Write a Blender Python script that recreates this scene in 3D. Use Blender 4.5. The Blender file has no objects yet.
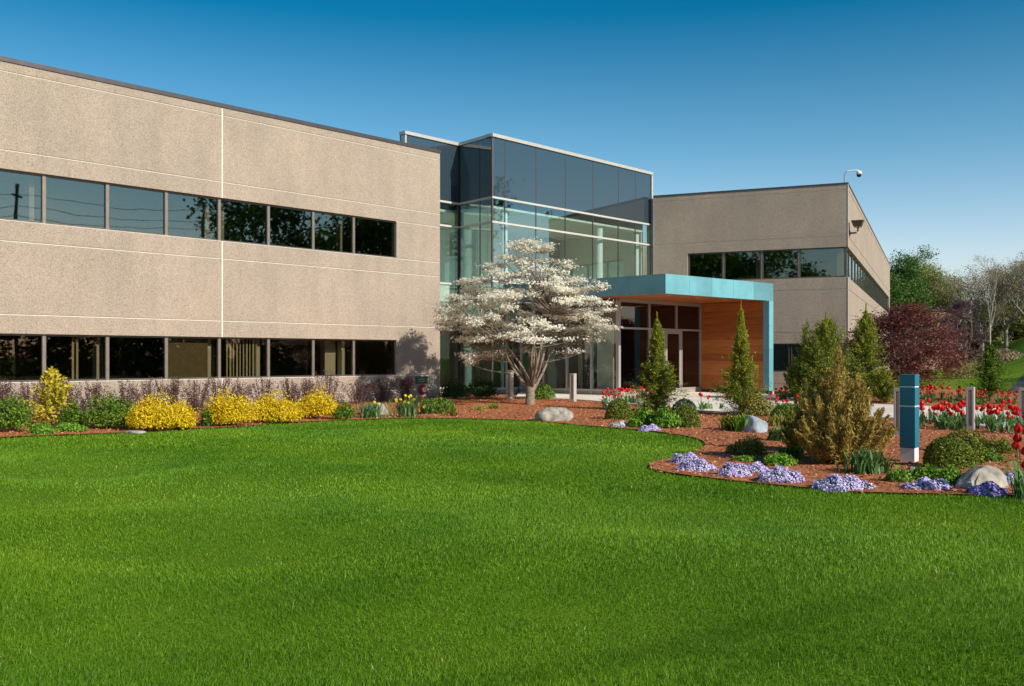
import bpy, bmesh, math, random
import numpy as np
from mathutils import Vector, Matrix
from math import radians, sin, cos, pi, sqrt

random.seed(7)
RNG = np.random.default_rng(11)
S = bpy.context.scene
C = S.collection
F, HX, HY, EYE = 976.0, 512.0, 357.0, 1.6

# ------------------------------------------------------------------ ground
def sstep(a, b, x):
    t = np.clip((x - a) / (b - a), 0, 1)
    return t * t * (3 - 2 * t)

def ground(x, y):
    x = np.asarray(x, float); y = np.asarray(y, float)
    rise = 0.12 * sstep(29.5, 36.5, y) * sstep(-30, -20, x)
    side = (x - 14.5) * 0.917 - (y - 42.3) * 0.4           # metres right of the right wing's side wall
    hill = 4.6 * sstep(5, 16, side) * sstep(44, 104, y)
    fade = sstep(10.3, 8.6, y) + sstep(16.5, 13, y) * sstep(-0.5, -3.5, x)
    und = 0.075 * np.clip(fade, 0, 1) * (np.sin(x * .9 + y * .7 + 1) + .7 * np.sin(y * 1.9 - x * .5) + .5 * np.sin(x * 1.7 + 2))
    und = und * sstep(2.4, 3.6, y)
    return rise + hill + und

def G(px, py):
    """ground point seen at a place of the photograph"""
    r = (px - HX) / F; k = (HY - py) / F
    Y = 3.0
    while Y < 400:
        if EYE + k * Y <= float(ground(r * Y, Y)): break
        Y += 0.02 if Y < 60 else 0.2
    return Vector((r * Y, Y, float(ground(r * Y, Y))))

def W(px, py, Y):
    return Vector(((px - HX) / F * Y, Y, EYE + (HY - py) / F * Y))

# ------------------------------------------------------------------ materials
def mat(name):
    m = bpy.data.materials.new(name); m.use_nodes = True
    nt = m.node_tree; b = nt.nodes['Principled BSDF']
    return m, nt, b

def N(nt, t, **kw):
    n = nt.nodes.new(t)
    for k, v in kw.items():
        if k in n.inputs: n.inputs[k].default_value = v
        else: setattr(n, k, v)
    return n

def ramp(nt, fac, stops):
    r = nt.nodes.new('ShaderNodeValToRGB')
    e = r.color_ramp.elements
    while len(e) < len(stops): e.new(0.5)
    for i, (p, c) in enumerate(stops):
        e[i].position = p; e[i].color = (*c, 1)
    nt.links.new(fac, r.inputs[0])
    return r

def plain(name, col, rough=.6, metal=0, var=.12, scale=6, bump=0.0, spec=.5):
    m, nt, b = mat(name)
    tc = N(nt, 'ShaderNodeTexCoord')
    no = N(nt, 'ShaderNodeTexNoise', Scale=scale, Detail=5.0)
    nt.links.new(tc.outputs['Object'], no.inputs['Vector'])
    r = ramp(nt, no.outputs['Fac'], [(.3, tuple(c * (1 - var) for c in col)), (.7, tuple(min(1, c * (1 + var)) for c in col))])
    nt.links.new(r.outputs[0], b.inputs['Base Color'])
    b.inputs['Roughness'].default_value = rough
    b.inputs['Metallic'].default_value = metal
    b.inputs['Specular IOR Level'].default_value = spec
    if bump:
        bp = N(nt, 'ShaderNodeBump', Strength=bump, Distance=.02)
        nt.links.new(no.outputs['Fac'], bp.inputs['Height'])
        nt.links.new(bp.outputs[0], b.inputs['Normal'])
    return m

def leafmat(name, stops, rough=.55, trans=.25, tmul=1.2):
    m, nt, b = mat(name)
    a = N(nt, 'ShaderNodeAttribute', attribute_name='var')
    r = ramp(nt, a.outputs['Fac'], stops)
    nt.links.new(r.outputs[0], b.inputs['Base Color'])
    b.inputs['Roughness'].default_value = rough
    b.inputs['Specular IOR Level'].default_value = .25
    tr = N(nt, 'ShaderNodeBsdfTranslucent')
    nt.links.new(r.outputs[0], tr.inputs['Color'])
    mx = N(nt, 'ShaderNodeMixShader'); mx.inputs[0].default_value = trans
    nt.links.new(b.outputs[0], mx.inputs[1]); nt.links.new(tr.outputs[0], mx.inputs[2])
    nt.links.new(mx.outputs[0], nt.nodes['Material Output'].inputs[0])
    return m

def aggregate(name, c1, c2, c3):
    m, nt, b = mat(name)
    tc = N(nt, 'ShaderNodeTexCoord')
    v = N(nt, 'ShaderNodeTexVoronoi', Scale=58.0)
    n1 = N(nt, 'ShaderNodeTexNoise', Scale=30.0, Detail=4.0, Roughness=.75)
    n2 = N(nt, 'ShaderNodeTexNoise', Scale=.45, Detail=6.0, Roughness=.6)
    mp = N(nt, 'ShaderNodeMapping'); mp.inputs['Scale'].default_value = (1.2, 1.2, .25)
    nt.links.new(tc.outputs['Object'], mp.inputs['Vector'])
    n3 = N(nt, 'ShaderNodeTexNoise', Scale=1.6, Detail=4.0)
    nt.links.new(mp.outputs[0], n3.inputs['Vector'])
    for n in (v, n1, n2): nt.links.new(tc.outputs['Object'], n.inputs['Vector'])
    sep = N(nt, 'ShaderNodeSeparateColor'); nt.links.new(v.outputs['Color'], sep.inputs[0])
    ad = N(nt, 'ShaderNodeMath', operation='ADD'); nt.links.new(sep.outputs[0], ad.inputs[0]); nt.links.new(n1.outputs['Fac'], ad.inputs[1])
    hf = N(nt, 'ShaderNodeMath', operation='MULTIPLY'); nt.links.new(ad.outputs[0], hf.inputs[0]); hf.inputs[1].default_value = .5
    r = ramp(nt, hf.outputs[0], [(.26, c1), (.42, c2), (.58, c2), (.8, c3)])
    r2 = ramp(nt, n2.outputs['Fac'], [(.3, (.9, .9, .9)), (.7, (1.07, 1.05, 1.03))])
    r3 = ramp(nt, n3.outputs['Fac'], [(.3, (.93, .93, .925)), (.6, (1.03, 1.03, 1.03))])
    mu = N(nt, 'ShaderNodeMix', data_type='RGBA', blend_type='MULTIPLY'); mu.inputs[0].default_value = 1
    nt.links.new(r.outputs[0], mu.inputs[6]); nt.links.new(r2.outputs[0], mu.inputs[7])
    mu2 = N(nt, 'ShaderNodeMix', data_type='RGBA', blend_type='MULTIPLY'); mu2.inputs[0].default_value = 1
    nt.links.new(mu.outputs[2], mu2.inputs[6]); nt.links.new(r3.outputs[0], mu2.inputs[7])
    nt.links.new(mu2.outputs[2], b.inputs['Base Color'])
    b.inputs['Roughness'].default_value = .9
    b.inputs['Specular IOR Level'].default_value = .2
    bp = N(nt, 'ShaderNodeBump', Strength=.35, Distance=.012)
    nt.links.new(hf.outputs[0], bp.inputs['Height']); nt.links.new(bp.outputs[0], b.inputs['Normal'])
    return m

def glass(name, tint, refl=.12, gloss=(1, 1, 1), wobble=.02, base=0.0):
    """tinted see-through pane: transmitted part tinted, mirror part by angle"""
    m = bpy.data.materials.new(name); m.use_nodes = True
    nt = m.node_tree; nt.nodes.remove(nt.nodes['Principled BSDF'])
    out = nt.nodes['Material Output']
    t = N(nt, 'ShaderNodeBsdfTransparent'); t.inputs[0].default_value = (*tint, 1)
    g = N(nt, 'ShaderNodeBsdfGlossy'); g.inputs['Roughness'].default_value = .015; g.inputs[0].default_value = (*gloss, 1)
    lw = N(nt, 'ShaderNodeLayerWeight'); lw.inputs['Blend'].default_value = .5
    mr = N(nt, 'ShaderNodeMapRange'); mr.inputs['To Min'].default_value = refl; mr.inputs['To Max'].default_value = 1.0
    pw = N(nt, 'ShaderNodeMath', operation='POWER'); pw.inputs[1].default_value = 4
    nt.links.new(lw.outputs['Facing'], pw.inputs[0]); nt.links.new(pw.outputs[0], mr.inputs['Value'])
    tc = N(nt, 'ShaderNodeTexCoord'); no = N(nt, 'ShaderNodeTexNoise', Scale=.8, Detail=1.0)
    nt.links.new(tc.outputs['Object'], no.inputs['Vector'])
    bp = N(nt, 'ShaderNodeBump', Strength=wobble, Distance=.1)
    nt.links.new(no.outputs['Fac'], bp.inputs['Height']); nt.links.new(bp.outputs[0], g.inputs['Normal'])
    mx = N(nt, 'ShaderNodeMixShader')
    nt.links.new(mr.outputs[0], mx.inputs[0]); nt.links.new(t.outputs[0], mx.inputs[1]); nt.links.new(g.outputs[0], mx.inputs[2])
    nt.links.new(mx.outputs[0], out.inputs[0])
    return m

M = {}
M['agg'] = aggregate('aggregate', (.235, .185, .148), (.375, .303, .245), (.48, .405, .345))
M['joint'] = plain('joint_sealant', (.70, .64, .56), .7, var=.05)
M['coping'] = plain('coping_metal', (.065, .06, .065), .45, .3)
M['white_trim'] = plain('white_trim', (.50, .47, .43), .4, .2, var=.06)
M['bronze'] = plain('bronze_frame', (.12, .10, .085), .4, .5)
M['mullion'] = plain('grey_mullion', (.22, .185, .155), .45, .4)
M['alu'] = plain('aluminium_frame', (.46, .43, .40), .4, .4, var=.05)
M['transom'] = plain('pale_transom', (.56, .54, .50), .4, .1, var=.05)
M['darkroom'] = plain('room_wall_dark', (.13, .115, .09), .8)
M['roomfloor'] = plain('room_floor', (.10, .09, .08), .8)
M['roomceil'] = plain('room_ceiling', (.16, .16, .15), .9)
M['blind'] = plain('blind_fabric', (.66, .60, .42), .8)
M['shade'] = plain('roller_shade', (.20, .16, .09), .9)
M['cream'] = plain('cream_paint', (.72, .68, .56), .7, var=.04)
M['whitecol'] = plain('white_column_paint', (.85, .85, .82), .6, var=.03)
M['lobbywall'] = plain('lobby_wall_paint', (.74, .74, .66), .8, var=.05)
M['glassdark'] = glass('tinted_office_glass', (.66, .64, .58), .04)
M['glassup'] = glass('tinted_upper_glass', (.62, .61, .55), .125, gloss=(.8, .95, .92))
M['glasslobby'] = glass('green_lobby_glass', (.86, .93, .905), .14, gloss=(.8, .98, 1))
M['glassvest'] = glass('entrance_glass', (.60, .54, .52), .05)
M['membrane'] = plain('roof_membrane', (.3, .3, .3), .9)
M['plinth'] = plain('plinth_stone', (.33, .27, .22), .9, bump=.3, scale=20)
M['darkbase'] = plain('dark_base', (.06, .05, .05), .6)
# opaque blue spandrel glass
m, nt, b = mat('spandrel_glass')
b.inputs['Base Color'].default_value = (.03, .048, .062, 1); b.inputs['Roughness'].default_value = .03
b.inputs['Specular IOR Level'].default_value = .9; b.inputs['IOR'].default_value = 1.65
M['spandrel'] = m
# painted teal metal panels
def teal(name, col, var):
    m, nt, b = mat(name)
    tc = N(nt, 'ShaderNodeTexCoord')
    n1 = N(nt, 'ShaderNodeTexNoise', Scale=.8, Detail=5.0, Roughness=.65)
    nt.links.new(tc.outputs['Object'], n1.inputs['Vector'])
    g = N(nt, 'ShaderNodeNewGeometry')
    ad = N(nt, 'ShaderNodeMath', operation='MULTIPLY_ADD'); ad.inputs[1].default_value = .5
    nt.links.new(g.outputs['Random Per Island'], ad.inputs[0]); nt.links.new(n1.outputs['Fac'], ad.inputs[2])
    r = ramp(nt, ad.outputs[0], [(.3, tuple(c * (1 - var) for c in col)), (1.0, tuple(min(1, c * (1 + var)) for c in col))])
    nt.links.new(r.outputs[0], b.inputs['Base Color'])
    b.inputs['Roughness'].default_value = .45; b.inputs['Metallic'].default_value = .12
    return m
M['teal'] = teal('teal_metal_panel', (.125, .32, .365), .38)
M['signteal'] = teal('sign_teal_enamel', (.012, .16, .25), .06)
M['signwhite'] = plain('sign_white', (.8, .8, .78), .5, var=.04)
# horizontal wood planks
def wood(name, z_dir=True):
    m, nt, b = mat(name)
    tc = N(nt, 'ShaderNodeTexCoord')
    mp = N(nt, 'ShaderNodeMapping'); mp.inputs['Scale'].default_value = (.6, .6, 9)
    nt.links.new(tc.outputs['Object'], mp.inputs['Vector'])
    n1 = N(nt, 'ShaderNodeTexNoise', Scale=2.5, Detail=6.0, Roughness=.6); nt.links.new(mp.outputs[0], n1.inputs['Vector'])
    g = N(nt, 'ShaderNodeNewGeometry')
    ad = N(nt, 'ShaderNodeMath', operation='MULTIPLY_ADD'); ad.inputs[1].default_value = .45
    nt.links.new(g.outputs['Random Per Island'], ad.inputs[0]); nt.links.new(n1.outputs['Fac'], ad.inputs[2])
    r = ramp(nt, ad.outputs[0], [(.35, (.24, .055, .010)), (.7, (.42, .115, .022)), (1.0, (.56, .19, .045))])
    nt.links.new(r.outputs[0], b.inputs['Base Color'])
    b.inputs['Roughness'].default_value = .45
    return m
M['wood'] = wood('cedar_planks')

# ground materials
def lawnmat(name):
    m, nt, b = mat(name)
    tc = N(nt, 'ShaderNodeTexCoord')
    n1 = N(nt, 'ShaderNodeTexNoise', Scale=.55, Detail=5.0, Roughness=.6)
    n2 = N(nt, 'ShaderNodeTexNoise', Scale=45.0, Detail=3.0, Roughness=.7)
    for n in (n1, n2): nt.links.new(tc.outputs['Object'], n.inputs['Vector'])
    r1 = ramp(nt, n1.outputs['Fac'], [(.3, (.09, .175, .006)), (.7, (.16, .27, .012))])
    r2 = ramp(nt, n2.outputs['Fac'], [(.3, (.6, .6, .6)), (.7, (1.25, 1.25, 1.1))])
    mu = N(nt, 'ShaderNodeMix', data_type='RGBA', blend_type='MULTIPLY'); mu.inputs[0].default_value = 1
    nt.links.new(r1.outputs[0], mu.inputs[6]); nt.links.new(r2.outputs[0], mu.inputs[7])
    nt.links.new(mu.outputs[2], b.inputs['Base Color'])
    b.inputs['Roughness'].default_value = .9; b.inputs['Specular IOR Level'].default_value = .1
    bp = N(nt, 'ShaderNodeBump', Strength=.8, Distance=.04)
    nt.links.new(n2.outputs['Fac'], bp.inputs['Height']); nt.links.new(bp.outputs[0], b.inputs['Normal'])
    return m
M['lawn'] = lawnmat('lawn_turf')
def grassmat():
    m, nt, b = mat('grass_blades')
    a = N(nt, 'ShaderNodeAttribute', attribute_name='var')
    tc = N(nt, 'ShaderNodeTexCoord')
    n1 = N(nt, 'ShaderNodeTexNoise', Scale=.33, Detail=5.0, Roughness=.55)
    nt.links.new(tc.outputs['Object'], n1.inputs['Vector'])
    r = ramp(nt, a.outputs['Fac'], [(0, (.085, .20, .006)), (.5, (.14, .295, .012)), (.9, (.21, .37, .025)), (.975, (.32, .43, .06)), (1, (.62, .56, .26))])
    r1 = ramp(nt, n1.outputs['Fac'], [(.36, (.60, .76, .70)), (.52, (1.0, 1.0, 1.0)), (.66, (1.42, 1.16, 1.1))])
    mu = N(nt, 'ShaderNodeMix', data_type='RGBA', blend_type='MULTIPLY'); mu.inputs[0].default_value = 1
    nt.links.new(r.outputs[0], mu.inputs[6]); nt.links.new(r1.outputs[0], mu.inputs[7])
    nt.links.new(mu.outputs[2], b.inputs['Base Color'])
    b.inputs['Roughness'].default_value = .5; b.inputs['Specular IOR Level'].default_value = .25
    tr = N(nt, 'ShaderNodeBsdfTranslucent'); nt.links.new(mu.outputs[2], tr.inputs['Color'])
    mx = N(nt, 'ShaderNodeMixShader'); mx.inputs[0].default_value = .3
    nt.links.new(b.outputs[0], mx.inputs[1]); nt.links.new(tr.outputs[0], mx.inputs[2])
    nt.links.new(mx.outputs[0], nt.nodes['Material Output'].inputs[0])
    return m
M['grass'] = grassmat()
def speck(name, stops, scale, bump=.6, scale2=1.0):
    m, nt, b = mat(name)
    tc = N(nt, 'ShaderNodeTexCoord')
    v = N(nt, 'ShaderNodeTexVoronoi', Scale=scale); n2 = N(nt, 'ShaderNodeTexNoise', Scale=scale2, Detail=5.0)
    n3 = N(nt, 'ShaderNodeTexNoise', Scale=scale * .8, Detail=4.0)
    for n in (v, n2, n3): nt.links.new(tc.outputs['Object'], n.inputs['Vector'])
    sep = N(nt, 'ShaderNodeSeparateColor'); nt.links.new(v.outputs['Color'], sep.inputs[0])
    r = ramp(nt, sep.outputs[0], stops)
    r2 = ramp(nt, n2.outputs['Fac'], [(.3, (.8, .8, .8)), (.7, (1.12, 1.12, 1.12))])
    mu = N(nt, 'ShaderNodeMix', data_type='RGBA', blend_type='MULTIPLY'); mu.inputs[0].default_value = 1
    nt.links.new(r.outputs[0], mu.inputs[6]); nt.links.new(r2.outputs[0], mu.inputs[7])
    nt.links.new(mu.outputs[2], b.inputs['Base Color'])
    b.inputs['Roughness'].default_value = .95; b.inputs['Specular IOR Level'].default_value = .15
    bp = N(nt, 'ShaderNodeBump', Strength=bump, Distance=.03)
    nt.links.new(n3.outputs['Fac'], bp.inputs['Height']); nt.links.new(bp.outputs[0], b.inputs['Normal'])
    return m
M['mulch'] = speck('bark_mulch', [(0, (.22, .075, .03)), (.5, (.40, .14, .06)), (1, (.56, .23, .11))], 22)
M['chip'] = leafmat('bark_chip', [(0, (.18, .06, .026)), (.5, (.42, .15, .062)), (.9, (.58, .24, .11)), (1, (.68, .42, .25))], .9, 0.0)
M['concrete'] = speck('walk_concrete', [(0, (.72, .65, .57)), (1, (.82, .75, .67))], 40, .15, .6)
M['kerb'] = speck('kerb_concrete', [(0, (.70, .67, .62)), (1, (.8, .77, .72))], 30, .15)
M['asphalt'] = speck('asphalt', [(0, (.05, .055, .06)), (1, (.08, .085, .09))], 40, .3)
M['palepave'] = speck('pale_pavement', [(0, (.3, .3, .32)), (1, (.36, .36, .38))], 40, .3)
M['rock'] = plain('granite_boulder', (.33, .30, .25), .9, var=.5, scale=7, bump=1.0)
M['greyrock'] = plain('grey_boulder', (.26, .24, .22), .9, var=.5, scale=7, bump=1.0)
M['bluerock'] = plain('bluish_boulder', (.30, .36, .40), .9, var=.4, scale=6, bump=.9)
M['tanrock'] = plain('tan_stone', (.5, .37, .27), .9, var=.3, scale=9, bump=.9)
M['bark'] = plain('tree_bark', (.17, .13, .10), .95, var=.4, scale=14, bump=.9)
M['palebark'] = plain('pale_bark', (.36, .33, .29), .95, var=.35, scale=12, bump=.7)
M['twig'] = plain('grey_twig', (.24, .21, .17), .95, var=.25, scale=10)
M['dogbark'] = plain('dogwood_bark', (.23, .18, .14), .95, var=.35, scale=16, bump=.8)
M['purpletwig'] = plain('purple_twig', (.12, .06, .055), .9, var=.2)
M['bollard'] = plain('bollard_grey_paint', (.50, .46, .42), .45, .2, var=.06)
M['bollslot'] = plain('bollard_lens', (.10, .09, .085), .3)
M['red'] = plain('red_enamel', (.40, .02, .03), .35, var=.1)
M['darkred'] = plain('dark_red_enamel', (.16, .015, .03), .35, var=.1)
M['greenplate'] = plain('green_plate', (.03, .10, .05), .5)
M['white'] = plain('white_enamel', (.82, .82, .80), .35, var=.03)
M['black'] = plain('black_dome', (.01, .01, .012), .12)
M['lampbronze'] = plain('lamp_bronze', (.10, .085, .065), .45, .4)
M['farwall'] = plain('far_brick', (.34, .21, .15), .9, var=.12, scale=3)
M['poletimber'] = plain('pole_timber', (.10, .075, .055), .9)
# foliage
LG = leafmat
M['l_dogflower'] = LG('dogwood_blossom', [(0, (.84, .79, .62)), (.3, (.93, .90, .79)), (1, (.97, .96, .90))], .6, .55)
M['l_dogleaf'] = LG('dogwood_bud', [(0, (.22, .17, .07)), (1, (.36, .32, .12))])
M['l_gold'] = LG('gold_leaf', [(0, (.38, .26, .01)), (.4, (.74, .52, .010)), (1, (.90, .70, .025))], .6, .25)
M['l_goldg'] = LG('gold_green_leaf', [(0, (.10, .13, .012)), (.35, (.42, .36, .03)), (1, (.74, .60, .07))])
M['l_green'] = LG('green_leaf', [(0, (.04, .095, .008)), (.6, (.12, .22, .016)), (1, (.24, .34, .03))])
M['l_bright'] = LG('bright_green_leaf', [(0, (.06, .15, .010)), (.6, (.15, .32, .025)), (1, (.28, .46, .05))])
M['l_box'] = LG('box_leaf', [(0, (.06, .09, .012)), (.6, (.15, .20, .022)), (1, (.28, .32, .04))])
M['l_dark'] = LG('dark_green_leaf', [(0, (.012, .035, .008)), (.6, (.03, .075, .014)), (1, (.07, .14, .022))])
M['l_olive'] = LG('olive_juniper', [(0, (.08, .085, .018)), (.5, (.20, .19, .03)), (1, (.40, .33, .06))])
M['l_tan'] = LG('golden_juniper', [(0, (.13, .105, .022)), (.45, (.37, .265, .055)), (1, (.66, .48, .14))])
M['l_spire'] = LG('cypress_spray', [(0, (.035, .065, .008)), (.45, (.12, .18, .016)), (1, (.40, .38, .04))])
M['l_red'] = LG('red_maple_leaf', [(0, (.08, .028, .026)), (.5, (.18, .055, .048)), (1, (.32, .13, .10))])
M['l_purple'] = LG('barberry_leaf', [(0, (.05, .022, .024)), (.6, (.13, .06, .055)), (1, (.24, .14, .11))])
M['l_plum'] = LG('plum_leaf', [(0, (.05, .025, .04)), (.6, (.13, .06, .085)), (1, (.3, .2, .22))])
M['l_far'] = LG('far_green', [(0, (.12, .14, .03)), (.5, (.24, .26, .06)), (1, (.40, .38, .13))])
M['l_fardark'] = LG('far_evergreen', [(0, (.035, .085, .014)), (.6, (.08, .17, .025)), (1, (.15, .26, .04))])
M['l_bud'] = LG('brown_bud', [(0, (.20, .15, .09)), (1, (.42, .33, .20))])
M['l_phlox'] = LG('phlox_flower', [(0, (.47, .38, .74)), (.5, (.66, .57, .88)), (1, (.84, .78, .95))], .6, .15)
M['l_violet'] = LG('violet_phlox_flower', [(0, (.20, .15, .52)), (.5, (.36, .30, .75)), (1, (.6, .55, .9))], .6, .15)
M['l_whitefl'] = LG('white_candytuft', [(0, (.55, .55, .6)), (1, (.85, .85, .85))], .6, .15)
M['tulip'] = LG('tulip_petal', [(0, (.55, .006, .010)), (1, (.85, .03, .02))], .4, .25)
M['tulipleaf'] = LG('tulip_leaf', [(0, (.05, .13, .03)), (1, (.16, .29, .09))], .45, .25)
M['daff'] = LG('daffodil_petal', [(0, (.8, .6, .03)), (1, (.9, .8, .15))], .5, .25)

# ------------------------------------------------------------------ object helpers
def tag(o, label=None, cat=None, group=None, kind=None):
    if label: o['label'] = label
    if cat: o['category'] = cat
    if group: o['group'] = group
    if kind: o['kind'] = kind
    return o

def empty(name, loc, label=None, cat=None, group=None, rz=0):
    o = bpy.data.objects.new(name, None); C.objects.link(o)
    o.location = loc; o.rotation_euler[2] = rz; o.empty_display_size = .3
    return tag(o, label, cat, group)

def link(name, me, parent=None, loc=None):
    o = bpy.data.objects.new(name, me); C.objects.link(o)
    if parent is not None: o.parent = parent
    if loc is not None: o.location = loc
    return o

def copy_tree(o, parent=None):
    c = o.copy(); C.objects.link(c); c.parent = parent
    for ch in list(o.children): copy_tree(ch, c)
    return c

def mesh_np(name, V, Fc, mats, var=None, smooth=False, midx=None):
    """V (n,3); Fc (m,k) equal-size faces"""
    me = bpy.data.meshes.new(name)
    V = np.asarray(V, np.float32); Fc = np.asarray(Fc, np.int32)
    m, k = Fc.shape
    me.vertices.add(len(V)); me.vertices.foreach_set('co', V.ravel())
    me.loops.add(m * k); me.loops.foreach_set('vertex_index', Fc.ravel())
    me.polygons.add(m)
    me.polygons.foreach_set('loop_start', np.arange(0, m * k, k, dtype=np.int32))
    me.polygons.foreach_set('loop_total', np.full(m, k, np.int32))
    for mt in (mats if isinstance(mats, (list, tuple)) else [mats]): me.materials.append(mt)
    if midx is not None: me.polygons.foreach_set('material_index', np.asarray(midx, np.int32))
    if smooth: me.polygons.foreach_set('use_smooth', np.ones(m, bool))
    me.update(calc_edges=True)
    if var is not None:
        a = me.attributes.new('var', 'FLOAT', 'FACE'); a.data.foreach_set('value', np.asarray(var, np.float32))
    return me

class MB:
    """collects boxes / tubes / prisms in one mesh"""
    def __init__(s): s.v = []; s.f = []; s.mi = []
    def add(s, vs, fs, mi=0):
        b = len(s.v); s.v += [tuple(v) for v in vs]; s.f += [tuple(b + i for i in f) for f in fs]; s.mi += [mi] * len(fs)
    def box(s, x0, x1, y0, y1, z0, z1, fr=None, mi=0):
        vs = [Vector((x, y, z)) for z in (z0, z1) for y in (y0, y1) for x in (x0, x1)]
        if fr is not None: vs = [fr(v) for v in vs]
        s.add(vs, [(0, 2, 3, 1), (4, 5, 7, 6), (0, 1, 5, 4), (2, 6, 7, 3), (0, 4, 6, 2), (1, 3, 7, 5)], mi)
    def tube(s, pts, rad, n=8, mi=0, cap=True):
        pts = [Vector(p) for p in pts]
        if not isinstance(rad, (list, tuple)): rad = [rad] * len(pts)
        rings = []; prev = None
        for i, p in enumerate(pts):
            d = (pts[min(i + 1, len(pts) - 1)] - pts[max(i - 1, 0)]).normalized()
            a = d.cross(Vector((0, 0, 1))) if abs(d.z) < .95 else d.cross(Vector((1, 0, 0)))
            a.normalize(); b_ = d.cross(a).normalized()
            rings.append([p + (a * cos(2 * pi * k / n) + b_ * sin(2 * pi * k / n)) * rad[i] for k in range(n)])
        vs = [v for r in rings for v in r]; fs = []
        for i in range(len(pts) - 1):
            for k in range(n):
                fs.append((i * n + k, i * n + (k + 1) % n, (i + 1) * n + (k + 1) % n, (i + 1) * n + k))
        if cap: fs += [tuple(range(n)), tuple(range((len(pts) - 1) * n, len(pts) * n))[::-1]]
        s.add(vs, fs, mi)
    def prism(s, poly, z0, z1, mi=0):
        n = len(poly)
        s.add([(p[0], p[1], z0) for p in poly] + [(p[0], p[1], z1) for p in poly],
              [tuple(range(n))[::-1], tuple(range(n, 2 * n))] + [(i, (i + 1) % n, n + (i + 1) % n, n + i) for i in range(n)], mi)
    def lathe(s, prof, n=16, mi=0, at=(0, 0, 0), axis=None):
        vs = []
        for r, z in prof:
            for k in range(n): vs.append(Vector((r * cos(2 * pi * k / n), r * sin(2 * pi * k / n), z)))
        if axis is not None:
            q = Vector((0, 0, 1)).rotation_difference(Vector(axis).normalized()); vs = [q @ v for v in vs]
        vs = [v + Vector(at) for v in vs]; m_ = len(prof); fs = []
        for i in range(m_ - 1):
            for k in range(n): fs.append((i * n + k, i * n + (k + 1) % n, (i + 1) * n + (k + 1) % n, (i + 1) * n + k))
        fs += [tuple(range(n))[::-1], tuple(range((m_ - 1) * n, m_ * n))]
        s.add(vs, fs, mi)
    def build(s, name, mats, parent=None, loc=None, bevel=0, smooth=False):
        me = bpy.data.meshes.new(name); me.from_pydata(s.v, [], s.f)
        for mt in (mats if isinstance(mats, (list, tuple)) else [mats]): me.materials.append(mt)
        me.polygons.foreach_set('material_index', s.mi)
        bm = bmesh.new(); bm.from_mesh(me); bmesh.ops.recalc_face_normals(bm, faces=bm.faces); bm.to_mesh(me); bm.free()
        if smooth: me.polygons.foreach_set('use_smooth', [True] * len(me.polygons))
        me.update()
        o = link(name, me, parent, loc)
        if bevel:
            md = o.modifiers.new('bevel', 'BEVEL'); md.width = bevel; md.segments = 2; md.limit_method = 'ANGLE'; md.angle_limit = .7
        return o

def frame(O, u):
    """local (along, inward, up) -> world, for a wall that starts at O and runs along u; inward is 90 deg left of u"""
    u = Vector((u[0], u[1], 0)).normalized(); n = Vector((-u.y, u.x, 0)); O = Vector((O[0], O[1], 0))
    return lambda v: O + u * v[0] + n * v[1] + Vector((0, 0, v[2]))

def along(px, O, u):
    u = Vector((u[0], u[1])).normalized(); r = (px - HX) / F
    return (r * O[1] - O[0]) / (u.x - r * u.y)

# ------------------------------------------------------------------ geometry of the place
DL = Vector((893, 976)).normalized()       # left wing facade direction
CL = (-2.656, 36.0)                         # its right-hand corner
NL = Vector((-DL.y, DL.x))                  # inward
RC = (14.55, 42.3)                          # right wing's corner
DR = Vector((2212, -976)).normalized()      # its front, running left -> right
WL = 8.66
RO = (RC[0] - DR.x * WL, RC[1] - DR.y * WL)

# ------------------------------------------------------------------ ribbon-window wall
def ribbon_wall(parent, fr, u0, u1, zmax, holes, hj, vj, thick=.22, mat_=None, extra=()):
    """holes: (ua, ub, za, zb). hj: joint heights, vj: joint positions. extra: (ua, ub, z) short joints"""
    gap = .030
    us = sorted(set([u0, u1] + [h[0] for h in holes] + [h[1] for h in holes] + list(vj)))
    zs = sorted(set([-.6, zmax] + [h[2] for h in holes] + [h[3] for h in holes] + list(hj)))
    w = MB(); js = {}
    for ui in range(len(us) - 1):
        ua, ub = us[ui], us[ui + 1]; um = (ua + ub) / 2
        # merge vertically: split only at joints/hole edges
        z = zs[0]
        cuts = []
        for k in range(len(zs) - 1):
            za, zb = zs[k], zs[k + 1]; zm = (za + zb) / 2
            solid = not any(h[0] < um < h[1] and h[2] < zm < h[3] for h in holes)
            if not solid: continue
            jl = ua in vj or (ua + .0 in vj); jr = ub in vj
            ga = .022 if ua in vj else 0; gb = .022 if ub in vj else 0
            sa = any(abs(za - h) < 1e-6 for h in hj) or any(abs(za - e[2]) < 1e-6 and e[0] <= um <= e[1] for e in extra)
            sb = any(abs(zb - h) < 1e-6 for h in hj) or any(abs(zb - e[2]) < 1e-6 and e[0] <= um <= e[1] for e in extra)
            w.box(ua + ga, ub - gb, 0, thick, za + (gap / 2 if sa else 0), zb - (gap / 2 if sb else 0), fr)
            if sb: js.setdefault(zb, MB()).box(ua, ub, .020, thick - .02, zb - gap / 2, zb + gap / 2, fr)
            if jr: js.setdefault('v%.2f' % ub, MB()).box(ub - .022, ub + .022, .006, thick - .02, za, zb, fr)
    w.build('wall', mat_ or M['agg'], parent)
    for j in js.values(): j.build('joint_sealant', M['joint'], parent)

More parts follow.
